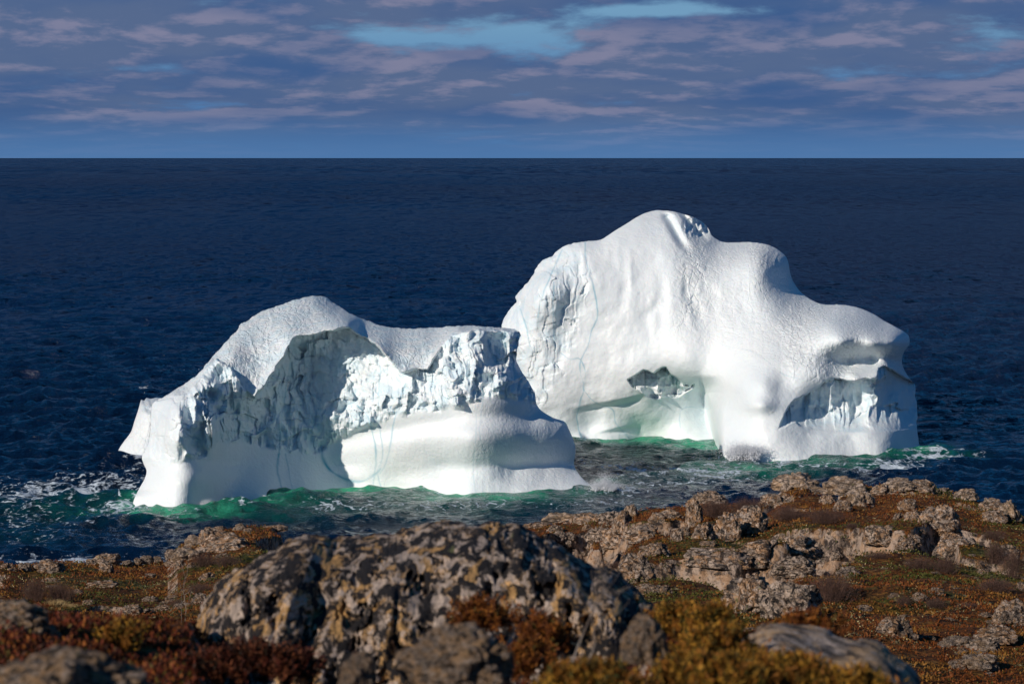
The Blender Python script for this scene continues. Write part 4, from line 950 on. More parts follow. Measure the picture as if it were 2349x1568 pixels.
# frame, left, right, top, bottom, stone (0 grey lichened, 1 dark, 2 tan), label
ROCKS = [
 (7, 645, 905, 128, 245, 2, 'broad tan domed boulder on the crest of the right headland'),
 (7, 975, 1215, 132, 225, 2, 'flat-backed tan boulder on the crest, right of the broad domed one'),
 (7, 1055, 1300, 180, 295, 0, 'grey rock slab below the flat-backed crest boulder'),
 (7, 1290, 1430, 212, 285, 0, 'low grey slab in the middle of the crest row'),
 (7, 1380, 1565, 172, 255, 2, 'long pale crest rock above the lichen patches'),
 (7, 1550, 1705, 193, 270, 0, 'rounded grey crest rock at the right end of the crest row'),
 (7, 1735, 1820, 230, 275, 1, 'small dark rock where the right crest begins to fall'),
 (7, 1845, 2005, 248, 322, 2, 'wedge-shaped tan rock on the falling right skyline'),
 (7, 2035, 2175, 315, 400, 0, 'grey ledge rock right of the wedge-shaped skyline rock'),
 (7, 2165, 2290, 325, 462, 2, 'cracked reddish rock at the far right of the skyline'),
 (7, 2050, 2200, 385, 470, 0, 'flat cracked slab left of the reddish skyline rock'),
 (7, 1465, 1595, 318, 395, 0, 'grey broken rock on the green slope below the crest row'),
 (7, 1435, 1500, 405, 463, 0, 'small pointed pale rock left of the chunky boulder on the green slope'),
 (7, 1520, 1645, 388, 470, 0, 'low jagged rock beside the chunky boulder on the green slope'),
 (7, 1636, 1868, 393, 548, 0, 'chunky rounded boulder with vertical cracks on the upper right slope'),
 (7, 1250, 1450, 503, 618, 0, 'pointed grey outcrop in the middle of the right slope'),
 (7, 1475, 1618, 540, 628, 0, 'squat grey-tan rock right of the pointed outcrop'),
 (7, 1460, 1562, 600, 652, 0, 'flat pale slab in front of the squat rock'),
 (7, 1650, 1722, 610, 665, 0, 'small grey boulder left of the tall split boulder'),
 (7, 1738, 1965, 548, 722, 0, 'tall split boulder with a dark right face on the right slope'),
 (7, 2148, 2292, 628, 722, 0, 'rounded grey boulder half hidden by bare shrubs at the right edge'),
 (7, 1128, 1297, 248, 362, 2, 'round pale boulder below the crest with dark pits'),
 (7, 945, 1055, 280, 348, 0, 'slanting grey slab left of the round pitted boulder'),
 (7, 1048, 1150, 330, 398, 0, 'grey rock behind the right end of the wide bare shrub'),
 (7, 550, 725, 280, 372, 0, 'grey sloping slab below the broad domed crest boulder'),
 (7, 520, 645, 245, 305, 0, 'grey crest rock at the foot of the broad domed boulder'),
 (7, 790, 975, 218, 272, 2, 'flat tan ledge under the broad domed crest boulder'),
 (7, 60, 182, 222, 292, 2, 'smooth round tan boulder on the left shoulder of the right headland'),
 (7, 98, 292, 240, 325, 1, 'dark craggy rock in front of the smooth round tan boulder'),
 (7, 25, 135, 328, 485, 0, 'tall pale slanting slab left of the brown shrub bank'),
 (7, 80, 217, 475, 585, 0, 'sharp triangular boulder in the row of pale boulders'),
 (7, 213, 375, 405, 582, 0, 'large upright grey boulder right of the triangular one'),
 (7, 365, 560, 398, 565, 0, 'large leaning grey boulder at the right end of the pale row'),
 (7, 300, 430, 398, 450, 2, 'flat tan capstone lying on top of the pale boulder row'),
 (7, 60, 430, 625, 775, 0, 'long low cracked ledge, left part, mid slope'),
 (7, 370, 675, 590, 760, 0, 'middle blocks of the long low cracked ledge'),
 (7, 636, 925, 563, 712, 0, 'smooth domed head of the long low cracked ledge'),
 (7, 900, 1000, 635, 742, 1, 'dark block with a green lichen spot at the end of the long ledge'),
 (7, 1008, 1092, 655, 722, 1, 'dark small rock right of the long ledge'),
 (7, 640, 885, 722, 835, 1, 'dark mossy boulder behind the biggest speckled boulder'),
 (7, 322, 640, 828, 1085, 0, 'biggest speckled grey boulder near the middle of the slope'),
 (7, 560, 900, 835, 1115, 1, 'dark cleft half of the biggest speckled boulder pair'),
 (7, 1060, 1192, 778, 842, 1, 'dark low rock right of the spiky bare shrub'),
 (7, 1248, 1350, 640, 692, 0, 'small grey slab below the pointed outcrop'),
 (7, 1408, 1482, 953, 990, 0, 'flat pale stone on the open heath, left of two others'),
 (7, 1558, 1662, 945, 1008, 0, 'grey flat rock beside a small bare shrub on the open heath'),
 (7, 1678, 1772, 910, 967, 0, 'thin grey rock edge on the open heath'),
 (7, 2008, 2092, 785, 827, 0, 'small bluish rock at the foot of the right-hand shrubs'),
 (7, 1330, 1555, 1112, 1258, 0, 'slanted grey outcrop low on the right slope'),
 (7, 1995, 2242, 1162, 1292, 0, 'layered grey rock above the two pale blocks'),
 (7, 2148, 2340, 1032, 1182, 0, 'large grey rock at the right edge above the pale blocks'),
 (7, 1755, 1942, 1238, 1332, 2, 'left one of the two pale blocks at the lower right'),
 (7, 1935, 2152, 1252, 1365, 2, 'right one of the two pale blocks at the lower right'),
 (7, 1950, 2078, 1338, 1392, 2, 'small pale slab under the right pale block'),
 (7, 1868, 1952, 1322, 1376, 0, 'small grey stone wedged under the left pale block'),
 (7, 1820, 1922, 1398, 1472, 0, 'pale rounded stone below the two pale blocks'),
 (7, 1912, 2118, 1378, 1478, 2, 'wide pale rock lowest at the lower right'),
 (7, 2268, 2345, 878, 942, 0, 'pale rock cut by the right edge below the shrubs'),
 (7, 2025, 2102, 1078, 1117, 0, 'small flat grey stone left of the large edge rock'),
 (7, -10, 50, 513, 572, 0, 'bluish rock at the left foot of the triangular boulder'),
 (6, 1408, 1625, 128, 202, 2, 'long tan shore ledge rising from the gully'),
 (6, 1615, 1802, 120, 207, 0, 'craggy brown block on the shore ledge'),
 (6, 1788, 1912, 115, 207, 1, 'dark pyramid rock at the end of the shore ledge'),
 (6, 1248, 1335, 203, 242, 0, 'small rock showing just behind the blurred outcrop crest'),
 (6, 1318, 1422, 193, 240, 0, 'rounded grey rock next to the blurred outcrop crest'),
 (6, 1418, 1512, 213, 277, 1, 'dark rounded rock below the long tan shore ledge'),
 (6, 1658, 1722, 213, 252, 0, 'single pale stone on the brown shelf of the gully'),
 (6, 1495, 1602, 278, 362, 1, 'black broken rock on the left wall of the gully'),
 (6, 1598, 1742, 298, 422, 1, 'black jagged rock in the bottom of the gully'),
 (6, 1698, 1862, 238, 332, 1, 'black rock on the right wall of the gully'),
 (6, 1448, 1552, 262, 332, 1, 'dark rock at the top of the gully'),
 (6, 1875, 1995, 128, 262, 0, 'tall grey slab above the gully, upper one'),
 (6, 1955, 2045, 78, 172, 2, 'pale rock on the skyline above the tall gully slab'),
 (6, 1808, 1965, 228, 367, 0, 'tall pale slab above the gully, lower one'),
 (6, 1958, 2185, 228, 332, 0, 'wide grey boulder in the hollow right of the gully slabs'),
 (6, 1758, 1882, 355, 412, 0, 'pale rounded rocks at the mouth of the gully'),
 (6, 2108, 2252, 338, 432, 0, 'grey triangular rock on the rust-red slope'),
 (6, 1918, 2115, 458, 622, 0, 'round speckled boulder beside the blurred outcrop'),
 (6, 2178, 2272, 483, 547, 0, 'small grey boulder right of the round speckled one'),
 (6, 2038, 2192, 608, 692, 0, 'grey rock in front of the round speckled boulder'),
 (6, 2188, 2272, 632, 702, 0, 'small split rock just above the orange juniper'),
 (6, 2198, 2342, 108, 192, 0, 'grey outcrop on the upper left of the right headland'),
 (6, 2128, 2232, 128, 202, 0, 'pinkish rock left of the upper outcrop'),
 (6, 2268, 2352, 248, 332, 0, 'flat grey rock left of the triangular boulder row'),
 (5, -10, 102, 478, 532, 0, 'grey ledge at the far left of the shore'),
 (5, 130, 207, 483, 537, 1, 'small dark rock between the two leftmost shore ledges'),
 (5, 243, 412, 473, 552, 0, 'broad pale shore rock above the left purple shrub'),
 (5, 598, 662, 455, 502, 0, 'low rock left of the jagged shore boulder'),
 (5, 655, 812, 400, 492, 0, 'jagged brown shore boulder with the surf behind it'),
 (5, 848, 902, 413, 442, 1, 'small dark skyline stone right of the jagged shore boulder'),
 (5, 918, 977, 443, 492, 0, 'grey upright stone on the left heath'),
 (5, 870, 902, 470, 502, 0, 'tiny round grey stone on the left heath'),
 (5, 688, 785, 478, 547, 0, 'pointed grey rock below the jagged shore boulder'),
 (5, 968, 1052, 410, 457, 1, 'dark rock on the left skyline before the cliff step'),
 (5, 1048, 1112, 418, 452, 2, 'tan rock on the left skyline before the cliff step'),
 (5, 1143, 1222, 373, 452, 1, 'dark upright rock at the foot of the cliff step'),
 (5, 1198, 1375, 368, 472, 2, 'reddish boulder on the cliff step'),
 (5, 1138, 1212, 458, 497, 0, 'flat grey rock under the reddish boulder'),
 (5, 1208, 1278, 458, 522, 0, 'grey broken rock below the reddish boulder'),
 (5, 1288, 1342, 473, 517, 0, 'small grey stone left of the dark heath shrub'),
 (5, 1278, 1382, 303, 372, 2, 'pinkish rock halfway up the cliff step'),
 (5, 1366, 1485, 248, 362, 0, 'tall pale crag at the top of the cliff step'),
 (5, 1415, 1700, 272, 392, 0, 'long speckled ledge right of the tall pale crag'),
 (5, 1478, 1565, 223, 272, 0, 'grey skyline rock above the long speckled ledge'),
 (5, 1615, 1702, 208, 262, 2, 'tan skyline rock near the top of the left rise'),
 (5, 1678, 1732, 243, 282, 0, 'round pale stone under the tan skyline rock'),
 (5, 1810, 1965, 210, 262, 0, 'low grey skyline rocks left of the blurred outcrop'),
 (5, 1985, 2085, 208, 242, 0, 'thin tan skyline slab left of the blurred outcrop'),
 (5, 1376, 1482, 543, 607, 0, 'grey cone-shaped boulder alone on the left heath'),
 (5, 618, 792, 598, 648, 0, 'group of low grey stones in the middle of the left heath'),
 (5, 848, 982, 766, 838, 0, 'pale pointed boulder nearest the blurred red heather'),
 (5, 978, 1062, 788, 822, 0, 'low dark slab right of the pale pointed boulder'),
 (5, 1058, 1165, 763, 812, 0, 'flat bluish rock on the near left heath'),
 (5, 988, 1082, 713, 747, 0, 'small grey slab on the rust-red near heath'),
 (5, 698, 822, 793, 828, 0, 'flat grey stone in front, left of the pale pointed boulder'),
 (5, 1208, 1312, 748, 787, 0, 'thin grey slab left of the blurred outcrop foot'),
 (5, 1330, 1425, 695, 765, 0, 'broken pale rock touching the blurred outcrop edge'),
 (5, 498, 572, 658, 702, 0, 'bluish stone right of the left purple shrub'),
 (5, 575, 642, 728, 772, 0, 'small grey stone above the dry grass'),
 (5, -8, 62, 568, 602, 1, 'dark low stone at the left edge of the heath'),
]
_n = 0
def place_rock(kind, k, x0, x1, yt, yb, label, name='boulder', group=None, cat='rock'):
    cx = (x0 + x1) / 2
    Y = None
    for dy in (0, 3, 6, 10, 15, 22, 30):
        Y = on_land(cx, yb - 2 + dy)
        if Y is not None: break
    if Y is None: return None
    w_ = (x1 - x0) * Y / FPX * 1.02; h_ = (yb - yt) * Y / FPX * 1.1
    dpt = min(w_ * .85, max(h_ * 1.6, w_ * .5))
    h_eff = max(h_ - dpt * .10, h_ * .6)
    Yc = Y + dpt * .32
    P = at(cx, yb, Y)
    X = P[0] * Yc / Y
    z = float(land_z(X, Yc))
    base = min(z, float(P[2]))
    sz = h_eff / 1.22
    o = bpy.data.objects.new(name, rock_mesh(kind, k))
    COL.objects.link(o)
    rr = random.Random(k * 31 + int(x0))
    o.scale = (w_ / 1.5, dpt / 1.6, sz)
    # spin in half turns and small twists so that the drawn width stays the rock's width
    o.rotation_euler = (rr.uniform(-.06, .06), rr.uniform(-.10, .10), rr.choice((0, math.pi)) + rr.uniform(-.25, .25))
    o.location = (X, Yc, base + sz * .42 + (P[2] - base) * .3)
    tag(o, label, cat, group)
    return o
random.seed(5)
BIG = []
for i, (fr, x0, x1, yt, yb, kind, label) in enumerate(ROCKS):
    f = {5: C5, 6: C6, 7: C7}[fr]
    ax, ay = f(x0, yt); bx, by = f(x1, yb)
    place_rock(kind, (i * 5 + kind) % 9, ax, bx, ay, by, label)
    BIG.append(((ax + bx) / 2, by, label))
# loose stones lying in the moss
rs = np.random.RandomState(77)
n_st = 0; USED = set()
for i in range(400):
    x = rs.uniform(-20, 2370); y = rs.uniform(1180, 1560)
    sky_ = np.interp(x, RIDGE[:, 0], RIDGE[:, 1])
    if y < sky_ + 10 or y > np.interp(x, NEARSIL[:, 0], NEARSIL[:, 1]) - 6: continue
    if 450 < x < 1480 and y > np.interp(x, [450, 560, 700, 950, 1180, 1300, 1480], [1410, 1290, 1225, 1200, 1200, 1280, 1380]): continue
    s = rs.uniform(5, 17)
    lab = None
    cd = sorted(((abs(q[0] - x) + 1.4 * abs(q[1] - y), q) for q in BIG), key=lambda v: v[0])
    kd = int(rs.choice([0, 0, 0, 2, 1])); tone_ = ('grey', 'dark', 'tan')[kd]
    for _, q in cd[:3]:
        rel = ('left of' if x < q[0] else 'right of') if abs(x - q[0]) > 1.4 * abs(y - q[1]) else ('above' if y < q[1] else 'below')
        cand = 'small %s loose stone %s the %s' % (tone_, rel, q[2])
        if len(cand.split()) <= 16 and cand not in USED: lab = cand; break
    if lab is None: continue
    USED.add(lab)
    place_rock(kd, int(rs.randint(9)), x - s, x + s, y - s * rs.uniform(.5, .9), y, lab, 'stone', 'loose stones in the moss', 'stone')
    n_st += 1
    if n_st > 70: break
# ------------------------------------------------------------------ plants
def tri_cloud(P, N, size, aspect=.5, seed=0, spread=1.0):
    """one small pointed leaf per point; N = leaf direction"""
    r = np.random.RandomState(seed)
    n = len(P)
    D = N + r.normal(size=(n, 3)) * spread; D /= np.linalg.norm(D, axis=1, keepdims=True)
    S = np.cross(D, r.normal(size=(n, 3))); S /= np.linalg.norm(S, axis=1, keepdims=True) + 1e-9
    L = (size * r.uniform(.6, 1.4, n))[:, None]
    W = L * aspect * .5
    v = np.stack([P, P + D * L * .5 + S * W, P + D * L, P + D * L * .5 - S * W], 1).reshape(-1, 3)
    f = np.arange(n * 4).reshape(n, 4)
    return v, f

def leaf_material(name, cols, rough=.7):
    m, t = new_mat(name)
    a = t.n('ShaderNodeAttribute', attribute_name='tone').outputs['Fac']
    k = len(cols)
    c = t.ramp(a, [(i / max(k, 1), cols[i]) for i in range(k)], 'CONSTANT')
    geo = t.n('ShaderNodeNewGeometry')
    nz = t.noise(geo.outputs['Position'], 9.0, 3, .6)
    c = t.mix(t.smooth(nz, .3, .7), t.mix(1.0, c, (.55, .55, .55), 'MULTIPLY'), c)
    p = t.n('ShaderNodeBsdfPrincipled'); t.set(p, 'Base Color', c); t.set(p, 'Roughness', rough); t.set(p, 'Specular IOR Level', .2)
    finish(t, p.outputs[0])
    return m

def twig_mesh(n, seed, h=1.0, rad=.012, lean=.55, segs=4, spread=.55, forks=2):
    r = np.random.RandomState(seed)
    roots = r.normal(size=(n, 2)) * spread * .35
    dirs = np.stack([roots[:, 0] * 1.3 + r.normal(size=n) * lean * .6, roots[:, 1] * 1.3 + r.normal(size=n) * lean * .6, np.ones(n)], 1)
    dirs /= np.linalg.norm(dirs, axis=1, keepdims=True)
    starts = np.stack([roots[:, 0], roots[:, 1], np.full(n, -.05)], 1)
    lens = h * r.uniform(.55, 1.05, n)
    rads = np.full(n, rad)
    allp = [(starts, dirs, lens, rads)]
    for g in range(forks):
        s, d, L, R = allp[-1]
        m = len(s) * 2
        pick = np.repeat(np.arange(len(s)), 2)
        t = r.uniform(.3, .85, m)
        s2 = s[pick] + d[pick] * (L[pick] * t)[:, None]
        d2 = d[pick] + r.normal(size=(m, 3)) * .45; d2[:, 2] = np.abs(d2[:, 2]) * .9 + .1
        d2 /= np.linalg.norm(d2, axis=1, keepdims=True)
        allp.append((s2, d2, L[pick] * (1 - t) * r.uniform(.7, 1.3, m) + .06 * h, R[pick] * .65))
    V = []; Fc = []; off = 0
    for s, d, L, R in allp:
        m = len(s)
        bend = r.normal(size=(m, 3)) * .16; bend2 = r.normal(size=(m, 3)) * .05
        side = np.cross(d, r.normal(size=(m, 3))); side /= np.linalg.norm(side, axis=1, keepdims=True)
        s3 = np.cross(d, side)
        rings = []
        for k in range(segs + 1):
            t = k / segs
            c = s + d * (L * t)[:, None] + bend * (L * t * t)[:, None] + bend2 * (L * math.sin(t * 9))[:, None]
            rr = R * (1 - .8 * t)
            for q in range(3):
                an = q * 2.094
                rings.append(c + (side * math.cos(an) + s3 * math.sin(an)) * rr[:, None])
        v = np.stack(rings, 1)
        K = (segs + 1) * 3
        V.append(v.reshape(-1, 3))
        loc = []
        for k in range(segs):
            for q in range(3):
                loc.append([k * 3 + q, k * 3 + (q + 1) % 3, k * 3 + 3 + (q + 1) % 3, k * 3 + 3 + q])
        loc = np.array(loc)
        Fc.append((loc[None] + (np.arange(m) * K)[:, None, None]).reshape(-1, 4) + off)
        off += m * K
    return np.concatenate(V), np.concatenate(Fc)

def twig_material(name, c1, c2):
    m, t = new_mat(name)
    co = t.n('ShaderNodeTexCoord').outputs['Object']
    c = t.mix(t.smooth(t.noise(co, 5.0, 3, .6), .4, .62), c1, c2)
    p = t.n('ShaderNodeBsdfPrincipled'); t.set(p, 'Base Color', c); t.set(p, 'Roughness', .8)
    finish(t, p.outputs[0])
    return m
M_TWIG = twig_material('bare_twigs', (0.050, 0.026, 0.020), (0.150, 0.085, 0.062))
M_TWIG_PALE = twig_material('dead_twigs', (0.14, 0.11, 0.09), (0.30, 0.26, 0.22))
_tw = []
for k in range(4):
    v, f = twig_mesh(300, 40 + k, rad=.0075, spread=1.0)
    o = mesh_obj('bare_shrub', v, f, M_TWIG); _tw.append(o.data); bpy.data.objects.remove(o)
SHRUBS = [
 (7, 100, 330, 285, 455, 'bank of reddish bare twigs behind the pale boulder row, left end'),
 (7, 300, 565, 280, 420, 'bank of reddish bare twigs behind the pale boulder row, right end'),
 (7, 585, 860, 335, 470, 'wide dark bare shrub below the crest, left half'),
 (7, 820, 1130, 345, 492, 'wide dark bare shrub below the crest, right half'),
 (7, 850, 1175, 755, 1025, 'spiky bare shrub with pale twigs right of the biggest speckled boulder'),
 (7, 1500, 1720, 680, 800, 'brown bare shrub below the squat rock'),
 (7, 1680, 1905, 690, 832, 'brown bare shrub in front of the tall split boulder'),
 (7, 1255, 1430, 665, 732, 'low brown shrub below the pointed outcrop'),
 (7, 2045, 2200, 610, 800, 'dark bare shrub left of the half hidden grey boulder'),
 (7, 2160, 2345, 600, 865, 'tall dark bare shrub at the right edge of the slope'),
 (7, 2020, 2210, 520, 602, 'bare shrub above the half hidden grey boulder'),
 (7, 1438, 1565, 965, 1065, 'small bare shrub alone on the open heath'),
 (7, 1640, 1800, 970, 1065, 'small bare shrub beside the grey flat rock'),
 (7, 1845, 2055, 1015, 1075, 'low spreading twigs on the open heath, right of the other two'),
 (7, 2000, 2275, 845, 965, 'low reddish shrub below the right edge shrubs'),
 (7, 1100, 1205, 533, 573, 'tuft of pinkish twigs on the green slope'),
 (5, 145, 345, 545, 755, 'left half of the purple-brown shrub on the left heath'),
 (5, 300, 530, 560, 760, 'right half of the purple-brown shrub on the left heath'),
 (5, 1310, 1500, 400, 525, 'dark heath shrub below the cliff step, left part'),
 (5, 1460, 1660, 410, 520, 'dark heath shrub below the cliff step, right part'),
 (5, 1255, 1490, 605, 695, 'low brown shrub left of the blurred outcrop edge'),
 (5, 1150, 1275, 722, 792, 'pale thin twigs near the flat bluish rock'),
 (5, 1915, 2150, 240, 320, 'reddish twig bank on the left skyline, nearer part'),
 (5, 2120, 2360, 240, 312, 'reddish twig bank on the left skyline, by the outcrop'),
 (6, 1790, 1850, 100, 150, 'orange twigs on the dark pyramid rock'),
 (6, 1830, 1960, 470, 530, 'pale pink twigs above the round speckled boulder'),
]
for i, (fr, x0, x1, yt, yb, label) in enumerate(SHRUBS):
    f = {5: C5, 6: C6, 7: C7}[fr]
    ax, ay = f(x0, yt); bx, by = f(x1, yb)
    cx = (ax + bx) / 2; Y = None
    for dy in (0, 3, 6, 10, 15, 22):
        Y = on_land(cx, by - 4 + dy)
        if Y: break
    if not Y: continue
    w_ = (bx - ax) * Y / FPX; h_ = (by - ay) * Y / FPX
    Yc = Y + w_ * .2
    P = at(cx, by, Y); X = P[0] * Yc / Y
    o = bpy.data.objects.new('bare_shrub', _tw[i % 4]); COL.objects.link(o)
    hh = h_ * .92
    o.scale = (w_ / 2.5, w_ / 2.7, hh * .88); o.rotation_euler = (0, 0, i * 1.3)
    o.location = (X, Yc, float(land_z(X, Yc)) - .02)
    tag(o, label, 'shrub')

# low heath plants over the middle ground: nobody could count them
def ground_cover():
    r = np.random.RandomState(12)
    n = 340000
    x = r.uniform(-60, 2410, n); Yd = np.exp(r.uniform(math.log(30), math.log(112), n))
    a = (x - 1174) / FPX
    X = a * Yd; 
    _, Yr = land_base(a, Yd)
    k = Yd < Yr + 4
    X, Yd = X[k], Yd[k]
    # clumps: heather cushions with bare lanes between
    c = fbm(X * 1.1, Yd * .9, octv=4, seed=201, gain=.6)
    pale = fbm(X * .45 + 9, Yd * .35, octv=3, seed=202)
    grn = fbm(X * .10, Yd * .07, octv=3, seed=203)
    keep = (c > -.12) | (r.rand(len(X)) < .25)
    X, Yd, c, pale, grn = [q[keep] for q in (X, Yd, c, pale, grn)]
    nb_ = bed_mask(X, Yd) < .5 + .3 * r.normal(size=len(X))
    X, Yd, c, pale, grn = [q[nb_] for q in (X, Yd, c, pale, grn)]
    z = land_z(X, Yd)
    hgt = np.clip(c + .1, 0, .6) * .22
    P = np.stack([X, Yd, z + hgt * r.uniform(.2, 1, len(X)) - .01], 1)
    cl2 = fbm(X * 1.7 + 4, Yd * 1.2, octv=3, seed=206)
    tone = np.where(grn + .10 * r.normal(size=len(X)) > .13, 1, 0) + 0.0
    tone = np.where((cl2 + .06 * r.normal(size=len(X)) > .26), 2, tone)
    tone = np.where((pale + .12 * r.normal(size=len(X)) > .30) & (r.rand(len(X)) < .30), 3, tone)
    size = np.where(tone == 3, .6, 1.0) * (.028 + .00050 * Yd)
    v, f = tri_cloud(P, np.array([[0, 0, 1.0]]), size, .55, 3, .8)
    o = mesh_obj('heath_plants', v, f, leaf_material('heath_leaves', [(0.165, 0.050, 0.010), (0.065, 0.070, 0.012), (0.24, 0.115, 0.022), (0.48, 0.43, 0.22)]), smooth=False, attrs={'tone': np.repeat(tone / 4 + .05, 4)})
    tag(o, 'rust, olive and pale lichen heath plants covering the slopes', kind='stuff')
ground_cover()

# dry grass
def grass_tuft(x, y, s, label, seed):
    Y = on_land(x, y) or 45.0
    P = at(x, y, Y)
    r = np.random.RandomState(seed); n = 500
    root = r.normal(size=(n, 3)) * [s * .5, s * .35, 0]
    v, f = tri_cloud(root, np.array([[.1, 0, 1.0]]), np.full(n, s * .55), .05, seed, .28)
    o = mesh_obj('dry_grass', v, f, M_GRASS, smooth=False)
    o.location = (P[0], P[1], float(land_z(P[0], P[1])))
    tag(o, label, 'grass')
M_GRASS = twig_material('straw', (0.30, 0.20, 0.08), (0.48, 0.36, 0.17))
grass_tuft(*C5(385, 772), .24, 'tuft of yellow dry grass under the left purple shrub', 3)
grass_tuft(*C5(480, 785), .17, 'smaller tuft of dry grass right of the first', 4)
# ------------------------------------------------------------------ foreground, out of focus
M_FORE = rock_material('foreground_granite', 1.0, 1.0, 3.8, (0.70, 0.41, 0.15), ysq=.3, blk=.062)
M_FORE2 = rock_material('foreground_boulder', .9, .8, 3.2, (0.62, 0.40, 0.20), ysq=.25)
M_FORE3 = rock_material('foreground_stone', 1.0, .95, 2.0, (0.66, 0.42, 0.22))
outF = [(445, 1440), (450, 1411), (462, 1390), (476, 1371), (485, 1352), (493, 1338), (516, 1318), (545, 1302), (573, 1288), (600, 1274), (633, 1259), (655, 1243), (683, 1231), (705, 1225), (733, 1226), (755, 1232), (782, 1226), (810, 1230), (850, 1226), (885, 1224), (905, 1218), (939, 1209), (960, 1200), (979, 1196), (1000, 1194), (1026, 1193), (1059, 1199), (1083, 1205), (1120, 1199), (1166, 1198), (1199, 1206),
        (1225, 1220), (1260, 1238), (1283, 1250), (1316, 1271), (1340, 1288), (1366, 1299), (1385, 1296), (1400, 1300), (1418, 1312), (1432, 1330), (1460, 1352), (1492, 1378), (1520, 1400), (1580, 1440), (1660, 1490), (1740, 1560), (1800, 1700), (1700, 1760), (400, 1760), (330, 1700), (380, 1600), (430, 1520)]
def depthF(X, Y, dd):
    pts = [(445, 1430, 9.4), (480, 1360, 9.6), (560, 1295, 9.8), (700, 1230, 10.1), (850, 1230, 10.15), (1030, 1196, 10.3), (1200, 1208, 10.2), (1320, 1275, 9.9), (1430, 1330, 9.7), (1520, 1400, 9.4), (1700, 1520, 9.0), (1780, 1700, 8.6), (380, 1600, 8.9), (340, 1700, 8.6),
           (560, 1360, 9.35), (700, 1290, 9.6), (850, 1290, 9.65), (1030, 1260, 9.75), (1200, 1270, 9.65), (1330, 1340, 9.35), (1420, 1380, 9.2), (560, 1460, 8.95), (750, 1400, 9.15), (950, 1380, 9.2), (1130, 1380, 9.2), (1300, 1440, 8.95), (1450, 1470, 8.85), (600, 1560, 8.6), (900, 1540, 8.65), (1200, 1540, 8.65), (1500, 1560, 8.6), (900, 1740, 8.0), (1400, 1740, 8.0)]
    D = rbf(pts, X, Y, .004)
    dx, dy, dz = ray(X, Y)
    wx = dx / dy * D; wz = dz / dy * D
    D = D - .14 * fbm(wx * 2.2, wz * 2.6, octv=3, seed=41) * 1.6
    fac = scallop(wx * 3.6 + .5 * fbm(wx * 3, wz * 3, octv=2, seed=5), wz * 4.4 + .4 * wx, 44, 1, 1.3, .8)
    D = D + .17 * fac + .05 * scallop(wx * 9, wz * 10, 47, 1, 1.1, .6)
    pit = fbm(wx * 13, wz * 15, octv=4, seed=42, gain=.65)
    D = D - .055 * pit + .06 * sstep(-pit, .18, .4)
    crk = np.exp(-(np.abs(fbm(wx * 1.9 + 3, wz * 2.2, octv=3, seed=46)) * 15) ** 2)
    crk = crk * sstep(fbm(wx * 3.1, wz * 3.4, octv=2, seed=48), -.1, .25)
    D = D + .14 * crk
    return D + .35 * np.exp(-dd / 16)
rockF = relief_solid('rock_outcrop', catmull(outF, True, 4), depthF, 1.6, M_FORE, 2.2, jitter=10, jscale=.05, seed=31, back_round=.8)
tag(rockF, 'big blurred foreground outcrop crusted with orange and grey lichen', 'rock')

outL = [(1690, 1490), (1700, 1465), (1735, 1445), (1740, 1432), (1780, 1425), (1842, 1426), (1895, 1436), (1916, 1456), (1952, 1464), (1990, 1464), (2017, 1470), (2054, 1504), (2090, 1527), (2108, 1555), (2116, 1600), (2140, 1760), (1640, 1760), (1650, 1560)]
def depthL(X, Y, dd):
    D = rbf([(1700, 1470, 8.0), (1780, 1428, 8.2), (1900, 1438, 8.3), (2020, 1472, 8.0), (2108, 1560, 7.4), (2130, 1740, 6.6), (1800, 1480, 7.4), (1900, 1500, 7.3), (2000, 1530, 7.1), (1700, 1560, 6.8), (1850, 1560, 6.7), (2050, 1600, 6.7), (1700, 1740, 5.8), (1950, 1740, 5.9)], X, Y, .004)
    dx, dy, dz = ray(X, Y); wx = dx / dy * D; wz = dz / dy * D
    D = D - .16 * fbm(wx * 3, wz * 3, octv=3, seed=51) - .10 * fbm(wx * 9, wz * 9, octv=3, seed=52, gain=.6) + .08 * scallop(wx * 4, wz * 6, 54, 1, 1.1, .6)
    return D + .25 * np.exp(-dd / 14)
rockL = relief_solid('rock_ledge', catmull(outL, True, 4), depthL, 1.2, M_FORE2, 2.4, jitter=5, jscale=.05, seed=33, back_round=.6)
tag(rockL, 'blurred grey-topped ledge in the right foreground behind the orange juniper', 'rock')

ICO6 = ico(6)
FB = [(943, 1159, 1440, 1600, 6.0, 3, 'blurred tan boulder at the bottom centre, in front of the outcrop'),
      (1422, 1532, 1418, 1545, 6.6, 7, 'blurred pale pinkish boulder at the right foot of the outcrop'),
      (-60, 130, 1384, 1500, 8.0, 3, 'blurred speckled rock at the left edge above the red heather'),
      (-60, 330, 1512, 1720, 5.2, 7, 'blurred mossy rock in the bottom left corner'),
      (780, 860, 1500, 1600, 5.9, 2, 'small blurred pale stone left of the tan bottom boulder')]
for i, (x0, x1, yt, yb, Y, k, label) in enumerate(FB):
    P, f = rock_verts(700 + i * 7, ICO6, cuts=7, dome=True, rough=.34, crag=.12)
    o = mesh_obj('boulder', P, f, M_FORE3)
    w_ = (x1 - x0) * Y / FPX; h_ = (yb - yt) * Y / FPX
    c = at((x0 + x1) / 2, (yt + yb) / 2, Y + w_ * .2)
    o.scale = (w_ / 1.7, w_ / 1.9, h_ / 1.8)
    o.location = (c[0], c[1], c[2])
    o.rotation_euler = (0, 0, i * 1.1)
    tag(o, label, 'rock')

